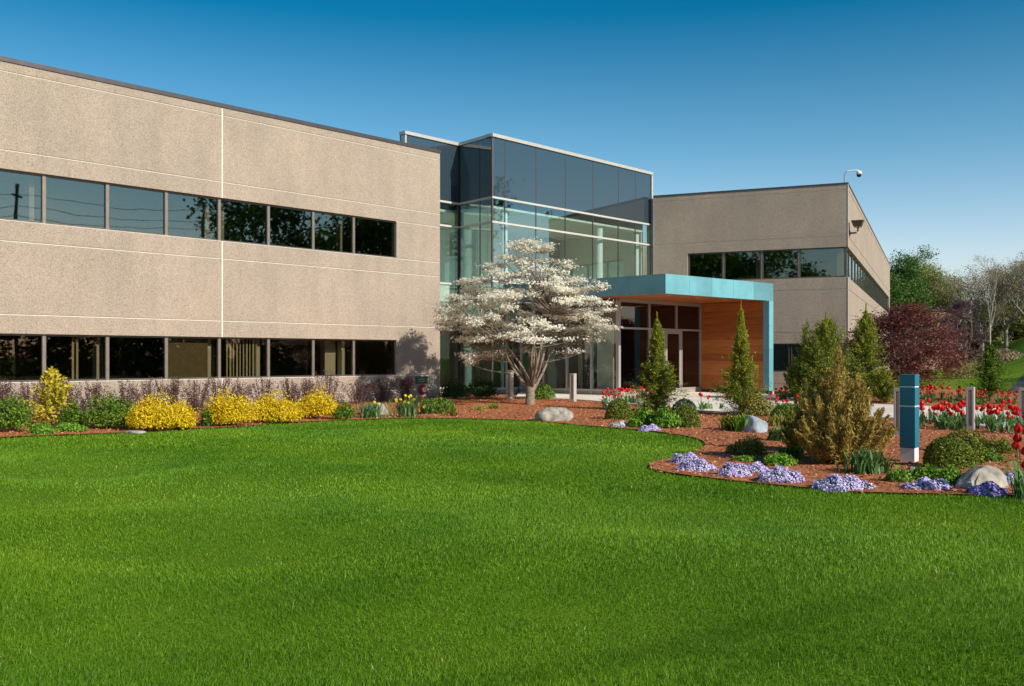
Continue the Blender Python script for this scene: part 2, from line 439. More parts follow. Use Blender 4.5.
def window(parent, fr, ua, ub, za, zb, gl, fm, rec=.12, fw=.045, bot=.06, name='window'):
    f = MB()
    f.box(ua, ua + fw, rec - .03, rec + .06, za, zb, fr); f.box(ub - fw, ub, rec - .03, rec + .06, za, zb, fr)
    f.box(ua + fw, ub - fw, rec - .03, rec + .06, za, za + bot, fr); f.box(ua + fw, ub - fw, rec - .03, rec + .06, zb - .05, zb, fr)
    fo = f.build(name, fm, parent)
    g = MB(); g.box(ua + fw, ub - fw, rec + .01, rec + .022, za + bot, zb - .05, fr)
    g.build('pane', gl, fo)
    return fo

Z = dict(b=.43, w0=.94, w1=2.20, j1=2.69, j2=4.56, x0=5.08, x1=6.39, j3=6.87, j4=8.87, top=9.11)

# ===== left wing
root = empty('office_building', (CL[0], CL[1], 0), 'long tan aggregate office wing with two ribbon window bands at left', 'building')
inv = Vector((CL[0], CL[1], 0))
def rel(fr, o=inv): return lambda v: fr(v) - o
fr = rel(frame(CL, DL))
UL = -30.0
px_m = [45.6, 109, 168, 221, 270.2, 315, 355.5]
bays = [along(p, CL, DL) for p in px_m]
wend = along(396.5, CL, DL)
bays = [along(-22, CL, DL)] + bays
step = 1.86
while bays[0] > UL + 2.2: bays = [bays[0] - step] + bays
wst = bays[0] - step + .2
vjs = [along(222.4, CL, DL), along(222.4, CL, DL) - 9.3]
ribbon_wall(root, fr, UL, 0, Z['top'], [(wst, wend, Z['w0'], Z['w1']), (wst, wend, Z['x0'], Z['x1'])],
            [Z['b'], Z['j1'], Z['j2'], Z['j3'], Z['j4']], vjs,
            extra=[(wend, 0, Z['w0']), (wend, 0, Z['x0']), (wend, 0, Z['x1'])])
edges = [wst] + bays + [wend]
for lo, hi, gl, nm in ((Z['w0'], Z['w1'], 'glassdark', 'lower'), (Z['x0'], Z['x1'], 'glassup', 'upper')):
    for i in range(len(edges) - 1):
        window(root, fr, edges[i] + (.04 if i else 0), edges[i + 1] - .04 if i < len(edges) - 2 else edges[i + 1], lo, hi, M[gl], M['bronze'], fw=.014)
        if i: 
            q = MB(); q.box(edges[i] - .04, edges[i] + .04, .085, .20, lo, hi, fr); q.build('mullion', M['mullion'], root)
q = MB()
for lo, hi in ((Z['w0'], Z['w1']), (Z['x0'], Z['x1'])):
    q.box(wst, wend, .004, .1, lo - .012, lo + .012, fr)
q.build('sill', M['joint'], root)
# back, end walls, roof, floors
q = MB()
q.box(UL, UL + .2, .22, 18, -.6, Z['top'], fr); q.box(-.22, 0, .22, 18, -.6, Z['top'], fr); q.box(UL, 0, 18, 18.2, -.6, Z['top'], fr)
q.build('rear_wall', M['agg'], root)
q = MB(); q.box(UL + .2, -.22, .22, 18, 8.6, 8.8, fr); q.build('roof', M['membrane'], root)
q = MB(); q.box(UL, .03, -.03, .28, Z['top'], 9.23, fr); q.box(-.25, .03, .28, 18.2, Z['top'], 9.23, fr); q.box(UL, -.25, 17.95, 18.2, Z['top'], 9.23, fr)
q.build('coping', M['coping'], root)
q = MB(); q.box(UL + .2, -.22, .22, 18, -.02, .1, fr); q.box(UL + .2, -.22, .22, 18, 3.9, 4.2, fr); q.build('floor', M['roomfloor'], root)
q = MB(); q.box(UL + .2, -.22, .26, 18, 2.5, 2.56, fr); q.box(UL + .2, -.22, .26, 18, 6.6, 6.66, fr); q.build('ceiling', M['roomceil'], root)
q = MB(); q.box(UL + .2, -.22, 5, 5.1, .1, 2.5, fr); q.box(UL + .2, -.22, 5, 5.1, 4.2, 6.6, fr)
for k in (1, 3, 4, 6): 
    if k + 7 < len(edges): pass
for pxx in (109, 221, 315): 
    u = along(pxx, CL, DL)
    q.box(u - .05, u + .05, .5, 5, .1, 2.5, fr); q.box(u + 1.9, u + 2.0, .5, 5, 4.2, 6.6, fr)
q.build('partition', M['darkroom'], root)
# things seen just inside the glass
q = MB()
for p0, p1, lo, hi, n0 in ((104, 107.5, .1, 2.5, .45), (213.5, 219, .1, 2.5, .45), (264, 268, .1, 2.5, .45), (338.5, 349, .1, 2.5, .75), (351, 354, .1, 2.5, .5),
                       (213.5, 218, 4.2, 6.6, .5), (229.5, 233, 4.2, 6.6, .5), (349.5, 351.5, 4.2, 6.6, .5), (37, 42, 4.2, 6.6, .5)):
    q.box(along(p0, CL, DL), along(p1, CL, DL), n0, n0 + .25, lo, hi, fr)
q.build('column', M['cream'], root)
b_ = MB()
for p0, p1, lo, hi in ((232, 262, .98, 2.3), (77, 84, .98, 2.3)):
    a0, a1 = along(p0, CL, DL), along(p1, CL, DL); k = a0
    while k < a1:
        d = random.uniform(.02, .07)
        b_.add([fr(Vector((k, .32, lo))), fr(Vector((k + .07, .32 + d, lo))), fr(Vector((k + .07, .32 + d, hi))), fr(Vector((k, .32, hi))),
                fr(Vector((k, .325, lo))), fr(Vector((k + .07, .325 + d, lo))), fr(Vector((k + .07, .325 + d, hi))), fr(Vector((k, .325, hi)))],
               [(0, 1, 2, 3), (4, 5, 6, 7), (0, 1, 5, 4), (2, 3, 7, 6)])
        k += .115
b_.build('vertical_blind', M['blind'], root)
q = MB(); q.box(along(170, CL, DL), along(213, CL, DL), .30, .31, .98, 2.3, fr); q.build('roller_shade', M['shade'], root)

# ===== right wing
root = empty('office_building', (RC[0], RC[1], 0), 'tan aggregate office wing with its corner and long side at right', 'building')
o0 = Vector((RC[0], RC[1], 0))
fr = rel(frame(RO, DR), o0)
DS = Vector((.3995, .9168))
holes = [(along(687.6, RO, DR), WL, Z['x0'], Z['x1']), (along(750, RO, DR), WL, Z['w0'], Z['w1'])]
we = holes[0][0]
ribbon_wall(root, fr, 0, WL, Z['top'], holes, [Z['b'], Z['j1'], Z['j2'], Z['j3'], Z['j4']], [], extra=[(0, we, Z['x0']), (0, we, Z['x1'] - .1)])
SL = 41.0
fs = rel(frame(RC, DS), o0)
fs2 = rel(frame((RC[0], RC[1]), DS), o0)
ribbon_wall(root, lambda v: fs(Vector((v[0] + .22, v[1], v[2]))), 0, SL - .22, Z['top'], [(-.1, SL - 1.5, Z['x0'], Z['x1']), (-.1, SL - 1.5, Z['w0'], Z['w1'])],
            [Z['b'], Z['j1'], Z['j2'], Z['j3'], Z['j4']], [])
# windows front
eds = [we] + [along(p, RO, DR) for p in (723.0, 761.3, 798.5)] + [WL - .05]
for i in range(4):
    window(root, fr, eds[i] + .03, eds[i + 1] - .03, Z['x0'], Z['x1'], M['glassup'], M['bronze'])
    if i:
        q = MB(); q.box(eds[i] - .03, eds[i] + .03, .08, .2, Z['x0'], Z['x1'], fr); q.build('mullion', M['mullion'], root)
eds = [along(p, RO, DR) for p in (750, 790, 820)] + [WL - .05]
for i in range(3): window(root, fr, eds[i] + .03, eds[i + 1] - .03, Z['w0'], Z['w1'], M['glassdark'], M['bronze'])
k = .12
while k < SL - 2.4:
    for lo, hi in ((Z['x0'], Z['x1']), (Z['w0'], Z['w1'])):
        window(root, fs, k + .03, min(k + 1.85, SL - 1.5), lo, hi, M['glassup'], M['bronze'])
    k += 1.88
q = MB()
q.box(WL - .16, WL - .04, .04, .16, Z['x0'], Z['x1'], fr); q.box(WL - .16, WL - .04, .04, .16, Z['w0'], Z['w1'], fr); q.build('corner_post', M['bronze'], root)
q = MB(); q.box(WL + .002, WL + .03, -.015, .03, 0, Z['x0'], fr); q.box(WL + .002, WL + .03, -.015, .03, Z['x1'], Z['top'], fr); q.build('corner_joint', M['joint'], root)
q = MB()
q.box(.22, SL - .22, 14, 14.2, -.6, Z['top'], fs); q.box(SL - .2, SL, .22, 14.2, -.6, Z['top'], fs)
q.box(0, .2, .22, 10, -.6, Z['top'], fr)
q.build('rear_wall', M['agg'], root)
q = MB(); q.box(.25, SL - .2, .22, 8.2, 8.6, 8.8, fs); q.build('roof', M['membrane'], root)
q = MB(); q.box(0, WL + .03, -.03, .28, Z['top'], 9.17, fr); q.box(.29, SL, -.03, .25, Z['top'], 9.168, fs); q.build('coping', M['coping'], root)
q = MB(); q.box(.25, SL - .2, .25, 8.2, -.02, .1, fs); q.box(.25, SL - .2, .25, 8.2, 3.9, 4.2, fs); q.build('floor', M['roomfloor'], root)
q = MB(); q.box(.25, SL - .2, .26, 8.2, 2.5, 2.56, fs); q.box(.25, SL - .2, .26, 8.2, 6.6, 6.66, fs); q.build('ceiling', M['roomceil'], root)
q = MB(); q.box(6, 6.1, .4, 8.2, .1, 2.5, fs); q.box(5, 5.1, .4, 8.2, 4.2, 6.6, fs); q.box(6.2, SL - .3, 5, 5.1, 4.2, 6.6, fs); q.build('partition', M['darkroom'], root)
q = MB()
for p0, p1, n0 in ((752, 758, 1.0), (836, 842, .4)): q.box(along(p0, RO, DR), along(p1, RO, DR), n0, n0 + .2, 4.2, 6.6, fr)
q.build('column', M['cream'], root)
q = MB(); k = .6
while k < 6:
    q.box(k, k + .01, .3, .38, 5.15, 6.5, fs); k += .25
q.build('vertical_blind', M['blind'], root)

# ===== glass lobby
root = empty('glass_lobby', (-.8, 38.05, 0), 'glazed entrance lobby with dark blue spandrel glass between the two tan wings', 'building')
o0 = Vector((-.8, 38.05, 0))
ff = rel(frame(CL, DL), o0)                       # lobby front shares the wing's facade plane
sA = along(492.5, CL, DL); sB = along(652.3, CL, DL)
IC = Vector((-2.16, 39.8)); PC = Vector(CL) + DL * sA
uside = (PC - IC).normalized(); Lside = (PC - IC).length
fside = rel(frame((IC.x, IC.y), uside), o0)
LCn = Vector(CL) + NL * 2.2
LCn = LCn + (IC - LCn).normalized() * .24
uback = (IC - LCn).normalized(); Lback = (IC - LCn).length
fback = rel(frame((LCn.x, LCn.y), uback), o0)
TOP = 10.33
lev = [.35, 2.70, 4.56, 6.88, 7.84, TOP - .10]
def curtain(fr, us, faces, spm=True):
    for i, u in enumerate(us):
        w_ = .016
        q = MB(); q.box(u - w_, u + w_, .012, .06, 0, (TOP - .13) if spm or i in (0, len(us) - 1) else lev[4], fr); q.build('mullion', faces[0], root)
    for z in lev[:-1]:
        q = MB(); q.box(us[0] - .02, us[-1] + .02, -.02, .12, z - .038, z + .038, fr); q.build('transom', M['transom'], root)
    for i in range(len(us) - 1):
        for k in range(len(lev) - 1):
            g = MB(); g.box(us[i] + .016, us[i + 1] - .016, .02, .035, lev[k] + .038, lev[k + 1] - .038, fr)
            sp = k == 4
            g.build('spandrel_panel' if sp else 'pane', M['spandrel'] if sp else M['glasslobby'], root)
    g = MB(); g.box(us[0], us[-1], .01, .2, -.3, lev[0] - .045, fr); g.build('base_wall', M['plinth'], root)
fus = [sA, 3.549, 5.42, 7.315, 9.22, 11.10, 12.42, sB - .1]
curtain(ff, fus, (M['bronze'],))
curtain(fside, [.04, Lside * .62, Lside - .03], (M['bronze'],), False)
q = MB(); q.box(Lback - .06, Lback + .03, .012, .2, 0, TOP - .12, fback); q.box(-.03, .05, .012, .2, 0, TOP - .12, fside); q.build('inner_corner_post', M['bronze'], root)
curtain(fback, [.03, Lback * .55, Lback - .01], (M['bronze'],))
q = MB()
q.box(sA - .04, sB, -.05, .35, TOP - .13, TOP, ff); q.box(-.3, Lside - .01, -.05, .3, TOP - .13, TOP - .003, fside); q.box(-.05, Lback + .01, -.05, .3, TOP - .13, TOP - .006, fback)

q.build('coping', M['white_trim'], root)
q = MB(); q.box(sB - .09, sB + .02, -.03, .25, 0, TOP - .16, ff); q.build('end_trim', M['white_trim'], root)
q = MB(); q.box(-.03, .05, -.02, .2, 9.19, TOP - .16, fback); q.build('corner_trim', M['white_trim'], root)
q = MB(); q.box(-.02, .12, .2, .3, 9.1, TOP - .13, fback); q.build('side_spandrel', M['spandrel'], root)
q = MB()
# slab edges, interior
q.box(sA + .2, sB - .15, .35, 9, 7.95, 8.15, ff)
poly = [LCn + NL * .3 + DL * .1, IC + NL * .35 + DL * 0.05, PC + NL * .35 + DL * .35, Vector(CL) + DL * (sB - .3) + NL * .35, Vector(CL) + DL * (sB - .3) + NL * 9, LCn + NL * 9 + DL * .1]
poly = [(p.x - o0.x, p.y - o0.y) for p in poly]
q2 = MB(); q2.prism(poly, 7.5, 7.6); q2.build('ceiling', M['lobbywall'], root)
q2 = MB(); q2.prism(poly, -.02, .06); q2.build('floor', M['roomfloor'], root)
q2 = MB(); q2.prism(poly, 2.78, 3.32); q2.build('gallery_floor', M['cream'], root)
q2 = MB(); q2.prism(poly, TOP - .5, TOP - .35); q2.build('roof', M['membrane'], root)
q = MB(); q.box(.2, sB - .2, 9, 9.2, 0, TOP - .4, ff); q.box(sB - .35, sB - .2, .4, 9, 0, TOP - .4, ff); q.box(.05, .2, .4, 6.8, 0, TOP - .4, fback)
q.build('inner_wall', M['lobbywall'], root)
q = MB()
for a, b2 in ((5.2, 6.6), (8.4, 9.6), (11.4, 12.4)): q.box(a, b2, 8.9, 8.96, 3.32, 5.9, ff)
for a, b2 in ((4.0, 5.2), (7, 8.6)): q.box(a, b2, 4.9, 5.05, 3.32, 7.4, ff)
q.build('inner_partition', M['lobbywall'], root)
for (p0, p1) in ((506.5, 511.5), (601.5, 606.5), (639.5, 643)):
    a0, a1 = along(p0, CL, DL), along(p1, CL, DL)
    q = MB(); q.tube([ff(Vector(((a0 + a1) / 2 + .15, .4, .06))), ff(Vector(((a0 + a1) / 2 + .15, .4, 7.35)))], (a1 - a0) * .46, 20); q.build('column', M['whitecol'], root, smooth=False)
q = MB(); a0 = along(448, CL, DL)
q.tube([fback(Vector((1.9, 1.2, .06))), fback(Vector((1.9, 1.2, 7.35)))], .17, 16); q.build('column', M['whitecol'], root)

# ===== entrance canopy with its glazed vestibule
A = Vector((5.19, 33.0)); B = Vector((10.04, 37.5)); DC = (B - A).normalized(); LC = (B - A).length
root = empty('entrance_canopy', (A.x, A.y, 0), 'teal metal clad entrance canopy with cedar wall and glass doors', 'canopy')
o0 = Vector((A.x, A.y, 0))
fc = rel(frame(A, DC), o0)
depthC = 7.6
NC = Vector((-DC.y, DC.x))
zb, zt = 3.75, 4.42
fa = MB()
n = 5; w_ = LC / n
for i in range(n): fa.box(i * w_ + .004, (i + 1) * w_ - .004, 0, .04, zb, zt, fc)
fa.build('fascia', M['teal'], root)
# left side, runs back to the lobby
DB = Vector((-.738, .675)); fl = rel(frame(A, -DB), o0)      # used with negative along
sd = MB()
for i in range(5): sd.box(-(i + 1) * 1.5 + .004, -i * 1.5 - (.05 if i == 0 else .004), 0.0, .04, zb, zt, fl)
sd.build('side_fascia', M['teal'], root)
e1 = A + DB * 7.4; e2 = B + NC * 3.2; e3 = Vector((7.87, 39.84)) + DB * 3.3
def rp(p): return (p.x - o0.x, p.y - o0.y)
ins = .05
pA = A + DC * .05 + NC * .05; pB = B - DC * .05 + NC * .05
q = MB(); q.prism([rp(pA), rp(pB), rp(e2), rp(e3), rp(e1 + DC * .06)], zb + .02, zb + .08); q.build('soffit', M['wood'], root)
q = MB(); q.prism([rp(pA), rp(pB), rp(e2), rp(e3), rp(e1 + DC * .06)], zt - .1, zt - .03); q.build('roof', M['membrane'], root)
# fin at right
FT = .29
q = MB()
for z0, z1 in ((.30, 1.0), (1.0, 1.9), (1.9, 2.8), (2.8, zb - .004)):
    q.box(LC - FT, LC, 0, .26, z0 + .003, z1 - .003, fc)
q.build('fin_cladding', M['teal'], root)
q = MB()
for i in range(4): q.box(LC - .04, LC, .265 + i * .75, .26 + (i + 1) * .75, .30, zt, fc)
q.build('outer_cladding', M['teal'], root)
q = MB(); q.box(LC - FT + .03, LC - .03, .05, 3.3, 0, .30, fc); q.build('plinth', M['darkbase'], root)
q = MB(); q.box(LC - .14, LC - .04, -.06, .03, 0, .29, fc); q.build('post_stub', M['tanrock'], root)
q = MB(); z = .30; 
while z < zb:
    z1 = min(z + .285, zb + .01); q.box(LC - FT + .01, LC - FT + .045, .265, 3.35, z, z1 - .006, fc); z += .285
q.build('cedar_wall', M['wood'], root)
q = MB(); q.box(LC - FT + .05, LC - .045, .262, 3.3, .3, zb, fc); q.build('fin_core', M['darkbase'], root)
for pxx, pyy in ((668, 295.4), (698, 297.7), (725, 299.6)):
    Y = 2.17 * F / (HY - pyy); p = Vector(((pxx - HX) / F * Y, Y, zb + .02)) - o0
    q = MB(); q.lathe([(.08, -.012), (.09, -.008), (.09, .004)], 16, at=p); q.build('downlight', M['white_trim'], root)
# vestibule
V0 = Vector((3.89, 35.8)); V1 = Vector((7.87, 39.84)); DV = (V1 - V0).normalized(); LV = (V1 - V0).length - .27
fv = rel(frame(V0, DV), o0)
def vw(px): return along(px, V0, DV)
vz = .10; zs_, ztr = .36, 2.67
q = MB()
xs = [0.03, vw(649.5), vw(676.7), LV - .03]
for x in xs: q.box(x - .03, x + .03, -.02, .1, ztr + .035, zb + .02, fv)
for x in (0.03, vw(649.5), LV - .03): q.box(x - .035, x + .035, -.02, .1, vz - .1, ztr - .035, fv)
q.box(0, LV, -.03, .1, ztr - .035, ztr + .035, fv); q.box(0, LV, -.02, .1, zb - .12, zb + .015, fv)
d0, d1 = vw(664.0), vw(681.0); dm0 = vw(649.5) + .05
q.box(.06, xs[1] - .035, -.02, .1, zs_ - .03, zs_ + .03, fv); q.box(d1 + .04, LV - .06, -.02, .1, zs_ - .03, zs_ + .03, fv)
q.box(d1, d1 + .06, -.025, .1, vz, ztr - .035, fv)
q.build('vestibule_frame', M['alu'], root)
q = MB(); q.box(-.06, .06, -.08, .03, vz - .1, zb - .1, fv); q.build('corner_post', M['alu'], root)
q = MB(); q.box(.06, xs[1] - .035, 0, .1, -.1, zs_ - .03, fv); q.box(d1 + .06, LV, 0, .1, -.1, zs_ - .03, fv); q.build('base_panel', M['plinth'], root)
for a0, a1, z0, z1 in ((.06, xs[1] - .03, ztr + .03, zb - .12), (xs[1] + .03, xs[2] - .03, ztr + .03, zb - .12), (xs[2] + .03, LV - .06, ztr + .03, zb - .12),
                       (.06, xs[1] - .03, zs_, ztr - .03), (d1 + .06, LV - .06, zs_, ztr - .03)):
    q = MB(); q.box(a0, a1, .03, .042, z0, z1, fv); q.build('pane', M['glassvest'], root)
for a0, a1, hside in ((dm0, (dm0 + d1) / 2 - .01, 1), ((dm0 + d1) / 2 + .01, d1 - .01, 0)):
    q = MB()
    q.box(a0, a0 + .09, 0, .06, vz + .02, ztr - .04, fv); q.box(a1 - .09, a1, 0, .06, vz + .02, ztr - .04, fv)
    q.box(a0 + .09, a1 - .09, 0, .06, vz + .02, vz + .27, fv); q.box(a0 + .09, a1 - .09, 0, .06, ztr - .16, ztr - .04, fv)
    dd = q.build('door', M['alu'], root)
    q = MB(); q.box(a0 + .09, a1 - .09, .02, .032, vz + .27, ztr - .16, fv); q.build('pane', M['glassvest'], dd)
    xh = a1 - .05 if hside else a0 + .05
    q = MB(); q.tube([fv(Vector((xh, -.01, 1.05))), fv(Vector((xh, -.06, 1.08))), fv(Vector((xh, -.06, 1.42))), fv(Vector((xh, -.01, 1.45)))], .013, 8); q.build('handle', M['white_trim'], dd)
# vestibule left side
VS = 4.85
fvs = rel(frame(V0, -DB), o0)
q = MB()
for k in range(0, 5):
    x = -(.06 + k * (VS - .1) / 4); q.box(x - .03, x + .03, -.02, .1, 0, zb + .02, fvs)
for z in (zs_, ztr): q.box(-VS, -.05, -.03, .1, z - .035, z + .035, fvs)
q.build('side_frame', M['alu'], root)
for k in range(4):
    x0 = -(.06 + (k + 1) * (VS - .1) / 4) + .03; x1 = -(.06 + k * (VS - .1) / 4) - .03
    for z0, z1 in ((zs_ + .035, ztr - .035), (ztr + .035, zb)):
        q = MB(); q.box(x0, x1, .03, .042, z0, z1, fvs); q.build('pane', M['glasslobby'] if z0 < 1 else M['glassvest'], root)
q = MB(); q.box(-VS, -.06, 0, .1, -.1, zs_ - .035, fvs); q.build('side_base_panel', M['plinth'], root)
q = MB(); q.box(-VS + .1, -.3, .4, .5, ztr + .1, ztr + .65, fvs); q.build('bulkhead', M['cream'], root)
q = MB(); q.box(-VS + .1, -3.0, 1.6, 1.7, .1, ztr + .6, fvs); q.box(-1.35, -.6, .5, .58, .1, ztr + .6, fvs); q.build('inner_wall', M['cream'], root)
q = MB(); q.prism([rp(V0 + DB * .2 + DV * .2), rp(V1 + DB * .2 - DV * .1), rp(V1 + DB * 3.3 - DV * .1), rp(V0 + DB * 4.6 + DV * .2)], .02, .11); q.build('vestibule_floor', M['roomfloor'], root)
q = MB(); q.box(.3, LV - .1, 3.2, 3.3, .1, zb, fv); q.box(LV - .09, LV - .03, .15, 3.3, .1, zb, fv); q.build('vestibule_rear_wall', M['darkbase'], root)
q = MB()
q.box(-4.3, -3.6, 1.52, 1.56, 1.2, 2.0, fvs)
q.build('notice_frame', M['mullion'], root)

# ------------------------------------------------------------------ small fixtures
# floodlight on the right wing's side wall
fs = frame(RC, DS)
w0 = fs(Vector((.75, 0, 7.1)))
root = empty('floodlight', w0, 'bronze shoebox floodlight on a bent arm near the right wing roof corner', 'light')
g_ = rel(fs, w0)
q = MB(); q.box(.65, .85, -.05, 0, 6.93, 7.17, fs.__call__ if False else g_); q.build('wall_plate', M['lampbronze'], root)
q = MB(); q.tube([g_(Vector((.75, -.04, 7.05))), g_(Vector((.75, -.30, 7.06))), g_(Vector((.75, -.36, 7.14))), g_(Vector((.75, -.38, 7.34)))], .04, 10); q.build('arm', M['lampbronze'], root)
q = MB()
def shoebox(a0, a1, b0, b1, z0, z1, t):
    vs = [(a0 + t, b0 + t, z0), (a1 - t, b0 + t, z0), (a1 - t, b1 - t, z0), (a0 + t, b1 - t, z0), (a0, b0, z1), (a1, b0, z1 + .05), (a1, b1, z1 + .05), (a0, b1, z1)]
    return [g_(Vector(v)) for v in vs]
q.add(shoebox(.30, 1.0, -.62, -.10, 7.30, 7.56, .10), [(0, 3, 2, 1), (4, 5, 6, 7), (0, 1, 5, 4), (1, 2, 6, 5), (2, 3, 7, 6), (3, 0, 4, 7)])
q.build('lamp_housing', M['lampbronze'], root, bevel=.012)
q = MB(); q.box(.44, .86, -.50, -.22, 7.285, 7.302, g_); q.build('lens', M['alu'], root)
# dome camera on the roof
c0 = Vector((RC[0] - .10, RC[1] + .12, 9.17))
root = empty('security_camera', c0, 'white dome security camera on a curved arm above the right wing roof corner', 'camera')
q = MB(); q.tube([(0, 0, 0), (0, 0, .36), (.05, -.02, .45), (.16, -.05, .5), (.34, -.1, .52), (.50, -.15, .52), (.56, -.17, .47)], .028, 10); q.build('arm', M['white'], root, smooth=True)
q = MB(); q.lathe([(.03, .16), (.10, .14), (.125, .08), (.125, .0)], 20, at=(.57, -.17, .33)); q.build('housing', M['white'], root, smooth=True)
q = MB(); q.lathe([(.105, 0), (.10, -.05), (.075, -.09), (.03, -.112), (.004, -.115)], 20, at=(.57, -.17, .328)); q.build('dome', M['black'], root, smooth=True)
# fire fixtures on the left wing
fr = frame(CL, DL)
def wp(px, py):
    s_ = along(px, CL, DL); p = Vector(CL) + DL * s_; return s_, EYE + (HY - py) / F * p.y
nout = Vector((-NL.x, -NL.y, 0))
s_, z_ = wp(403.5, 383); p0 = fr(Vector((s_, 0, z_)))
root = empty('fire_hose_inlet', p0, 'dark red twin fire hose inlet on the tan wall by the corner', 'fire inlet')
q = MB(); q.lathe([(.13, 0), (.13, .02), (.08, .03), (.07, .14)], 16, axis=nout); q.build('wall_flange', M['darkred'], root, smooth=True)
for sg in (-1, 1):
    a_ = Vector((DL.x, DL.y, 0)) * sg
    q = MB(); q.tube([nout * .12, nout * .17 + a_ * .06, nout * .24 + a_ * .12], [.07, .065, .06], 12); i1 = q.build('inlet', M['darkred'], root, smooth=True)
    q = MB(); q.lathe([(.075, 0), (.085, .02), (.085, .06), (.05, .08), (.02, .085)], 16, at=nout * .24 + a_ * .12, axis=nout + a_ * .6); q.build('cap', M['red'], i1, smooth=True)
q = MB(); q.tube([nout * .05, nout * .05 + Vector((DL.x, DL.y, 0)) * .32], .03, 8); q.build('pipe', M['darkred'], root)
s_, z_ = wp(421.5, 380); p0 = fr(Vector((s_, 0, z_)))
root = empty('wall_plate', p0, 'small dark green plate above the red alarm bell on tan wall', 'sign'); g_ = rel(frame(CL, DL), p0)
q = MB(); q.box(s_ - .30, s_ + .28, -.03, 0, z_ - .13, z_ + .13, g_); q.build('plate', M['greenplate'], root, bevel=.01)
q = MB(); 
for k in range(2): q.box(s_ - .18, s_ + .12, -.034, -.030, z_ + .02 - k * .08, z_ + .045 - k * .08, g_)
q.build('plate_bar', M['bollard'], root)
s_, z_ = wp(422, 389.5); p0 = fr(Vector((s_, 0, z_)))
root = empty('alarm_bell', p0, 'round red alarm bell with white centre on tan wall', 'bell')
q = MB(); q.lathe([(.19, 0), (.19, .04), (.15, .09), (.09, .11)], 24, axis=nout); q.build('gong', M['red'], root, smooth=True)
q = MB(); q.lathe([(.09, .105), (.09, .12)], 20, axis=nout); q.build('white_label', M['white'], root)
q = MB(); q.lathe([(.02, .12), (.02, .145)], 8, axis=nout); q.build('bolt', M['red'], root)

# sign pylon
sp = G(909.5, 463.5); dS = Vector((cos(radians(28)), -sin(radians(28)), 0))
root = empty('sign_pylon', sp, 'slim teal sign pillar with two thin white bands on a white base', 'sign', rz=radians(-38))
q = MB(); q.box(-.105, .105, -.105, .105, -.05, .24); q.build('base', M['signwhite'], root, bevel=.006)
prev = .243
for i, (z0, z1) in enumerate(((.243, .855), (.873, 1.145), (1.163, 1.34))):
    q = MB(); q.box(-.112, .112, -.112, .112, z0, z1); q.build('panel', M['signteal'], root, bevel=.004)
    if i < 2:
        q = MB(); q.box(-.106, .106, -.106, .106, z1 + .001, z1 + .017); q.build('band', M['signwhite'], root)

# bollards
def make_bollard(loc, h, w, label, rz=radians(-35)):
    r_ = empty('bollard_light', loc, label, 'bollard', 'grey bollard lights along the walkway', rz=rz)
    q = MB(); hw = w / 2
    q.box(-hw, hw, -hw, hw, -.1, .12 * h); q.box(-hw, hw, -hw, hw, .93 * h, h)
    q.box(-hw, -hw * .42, -hw, hw, .12 * h, .93 * h); q.box(hw * .42, hw, -hw, hw, .12 * h, .93 * h)
    q.build('post', M['bollard'], r_, bevel=.004)
    q = MB(); q.box(-hw * .42, hw * .42, -hw * .7, hw * .7, .12 * h, .93 * h); q.build('louvre', M['bollslot'], r_)
    q = MB(); q.box(-hw * .16, hw * .16, -hw * .86, -hw * .72, .12 * h, .90 * h); q.build('lens', M['alu'], r_)
    return r_
for px, py, top, wpx, lab in ((510, 400, 370, 7, 'grey bollard light just left of the dogwood trunk'), (573, 402.5, 373.5, 7, 'grey bollard light behind the pale boulder, right of the dogwood'),
                         (816, 403, 388, 4, 'small far bollard light behind the golden juniper'), (897.8, 437, 388, 9, 'grey bollard light mostly hidden behind the teal sign pillar'),
                         (970.5, 431, 387, 10, 'grey slotted bollard light among red tulips, right of the teal sign'), (1023.5, 430, 388, 10, 'grey bollard light cut by the right picture edge')):
    p = G(px, py); h = EYE + (HY - top) / F * p.y - p.z
    make_bollard(p, h, wpx / F * p.y / 1.36, lab)

# boulders
def boulder(px0, px1, py0, py1, m_, label, seed, sharp=.25, depth=.8):
    pb = G((px0 + px1) / 2, py1); w_ = (px1 - px0) / F * pb.y; h = (py1 - py0) / F * pb.y
    bm = bmesh.new(); bmesh.ops.create_icosphere(bm, subdivisions=4, radius=1)
    rr = random.Random(seed); pl = [(Vector((rr.gauss(0, 1), rr.gauss(0, 1), rr.gauss(0, .8))).normalized(), rr.uniform(.62, .9)) for _ in range(11)]
    off = Vector((seed, seed * 2, 0))
    from mathutils import noise
    for v in bm.verts:
        for n_, d in pl:
            k = v.co.dot(n_) - d
            if k > 0: v.co -= n_ * k * .85
        v.co *= 1 + .09 * noise.noise(v.co * 2 + off) + .035 * noise.noise(v.co * 7 + off)
        v.co.x *= w_ * .56; v.co.y *= w_ * .5 * depth; v.co.z = v.co.z * h * .78 + h * .22
    me = bpy.data.meshes.new('boulder'); bm.to_mesh(me); bm.free(); me.materials.append(m_)
    for p in me.polygons: p.use_smooth = True
    o = link('boulder', me, None, pb + Vector((0, w_ * .2, 0)))
    tag(o, label, 'boulder'); return o
boulder(537, 574, 407.5, 422, M['rock'], 'pale flat boulder at the lawn edge right of the dogwood trunk', 3)
boulder(359, 389, 401, 416, M['greyrock'], 'grey boulder behind daffodils at the lawn edge of the left bed', 5, depth=.6)
boulder(744, 768, 413.5, 434, M['bluerock'], 'bluish white leaning boulder below the right cypress', 8)
boulder(958, 1012, 466, 491, M['rock'], 'large rounded pale boulder beside the violet phlox', 9)
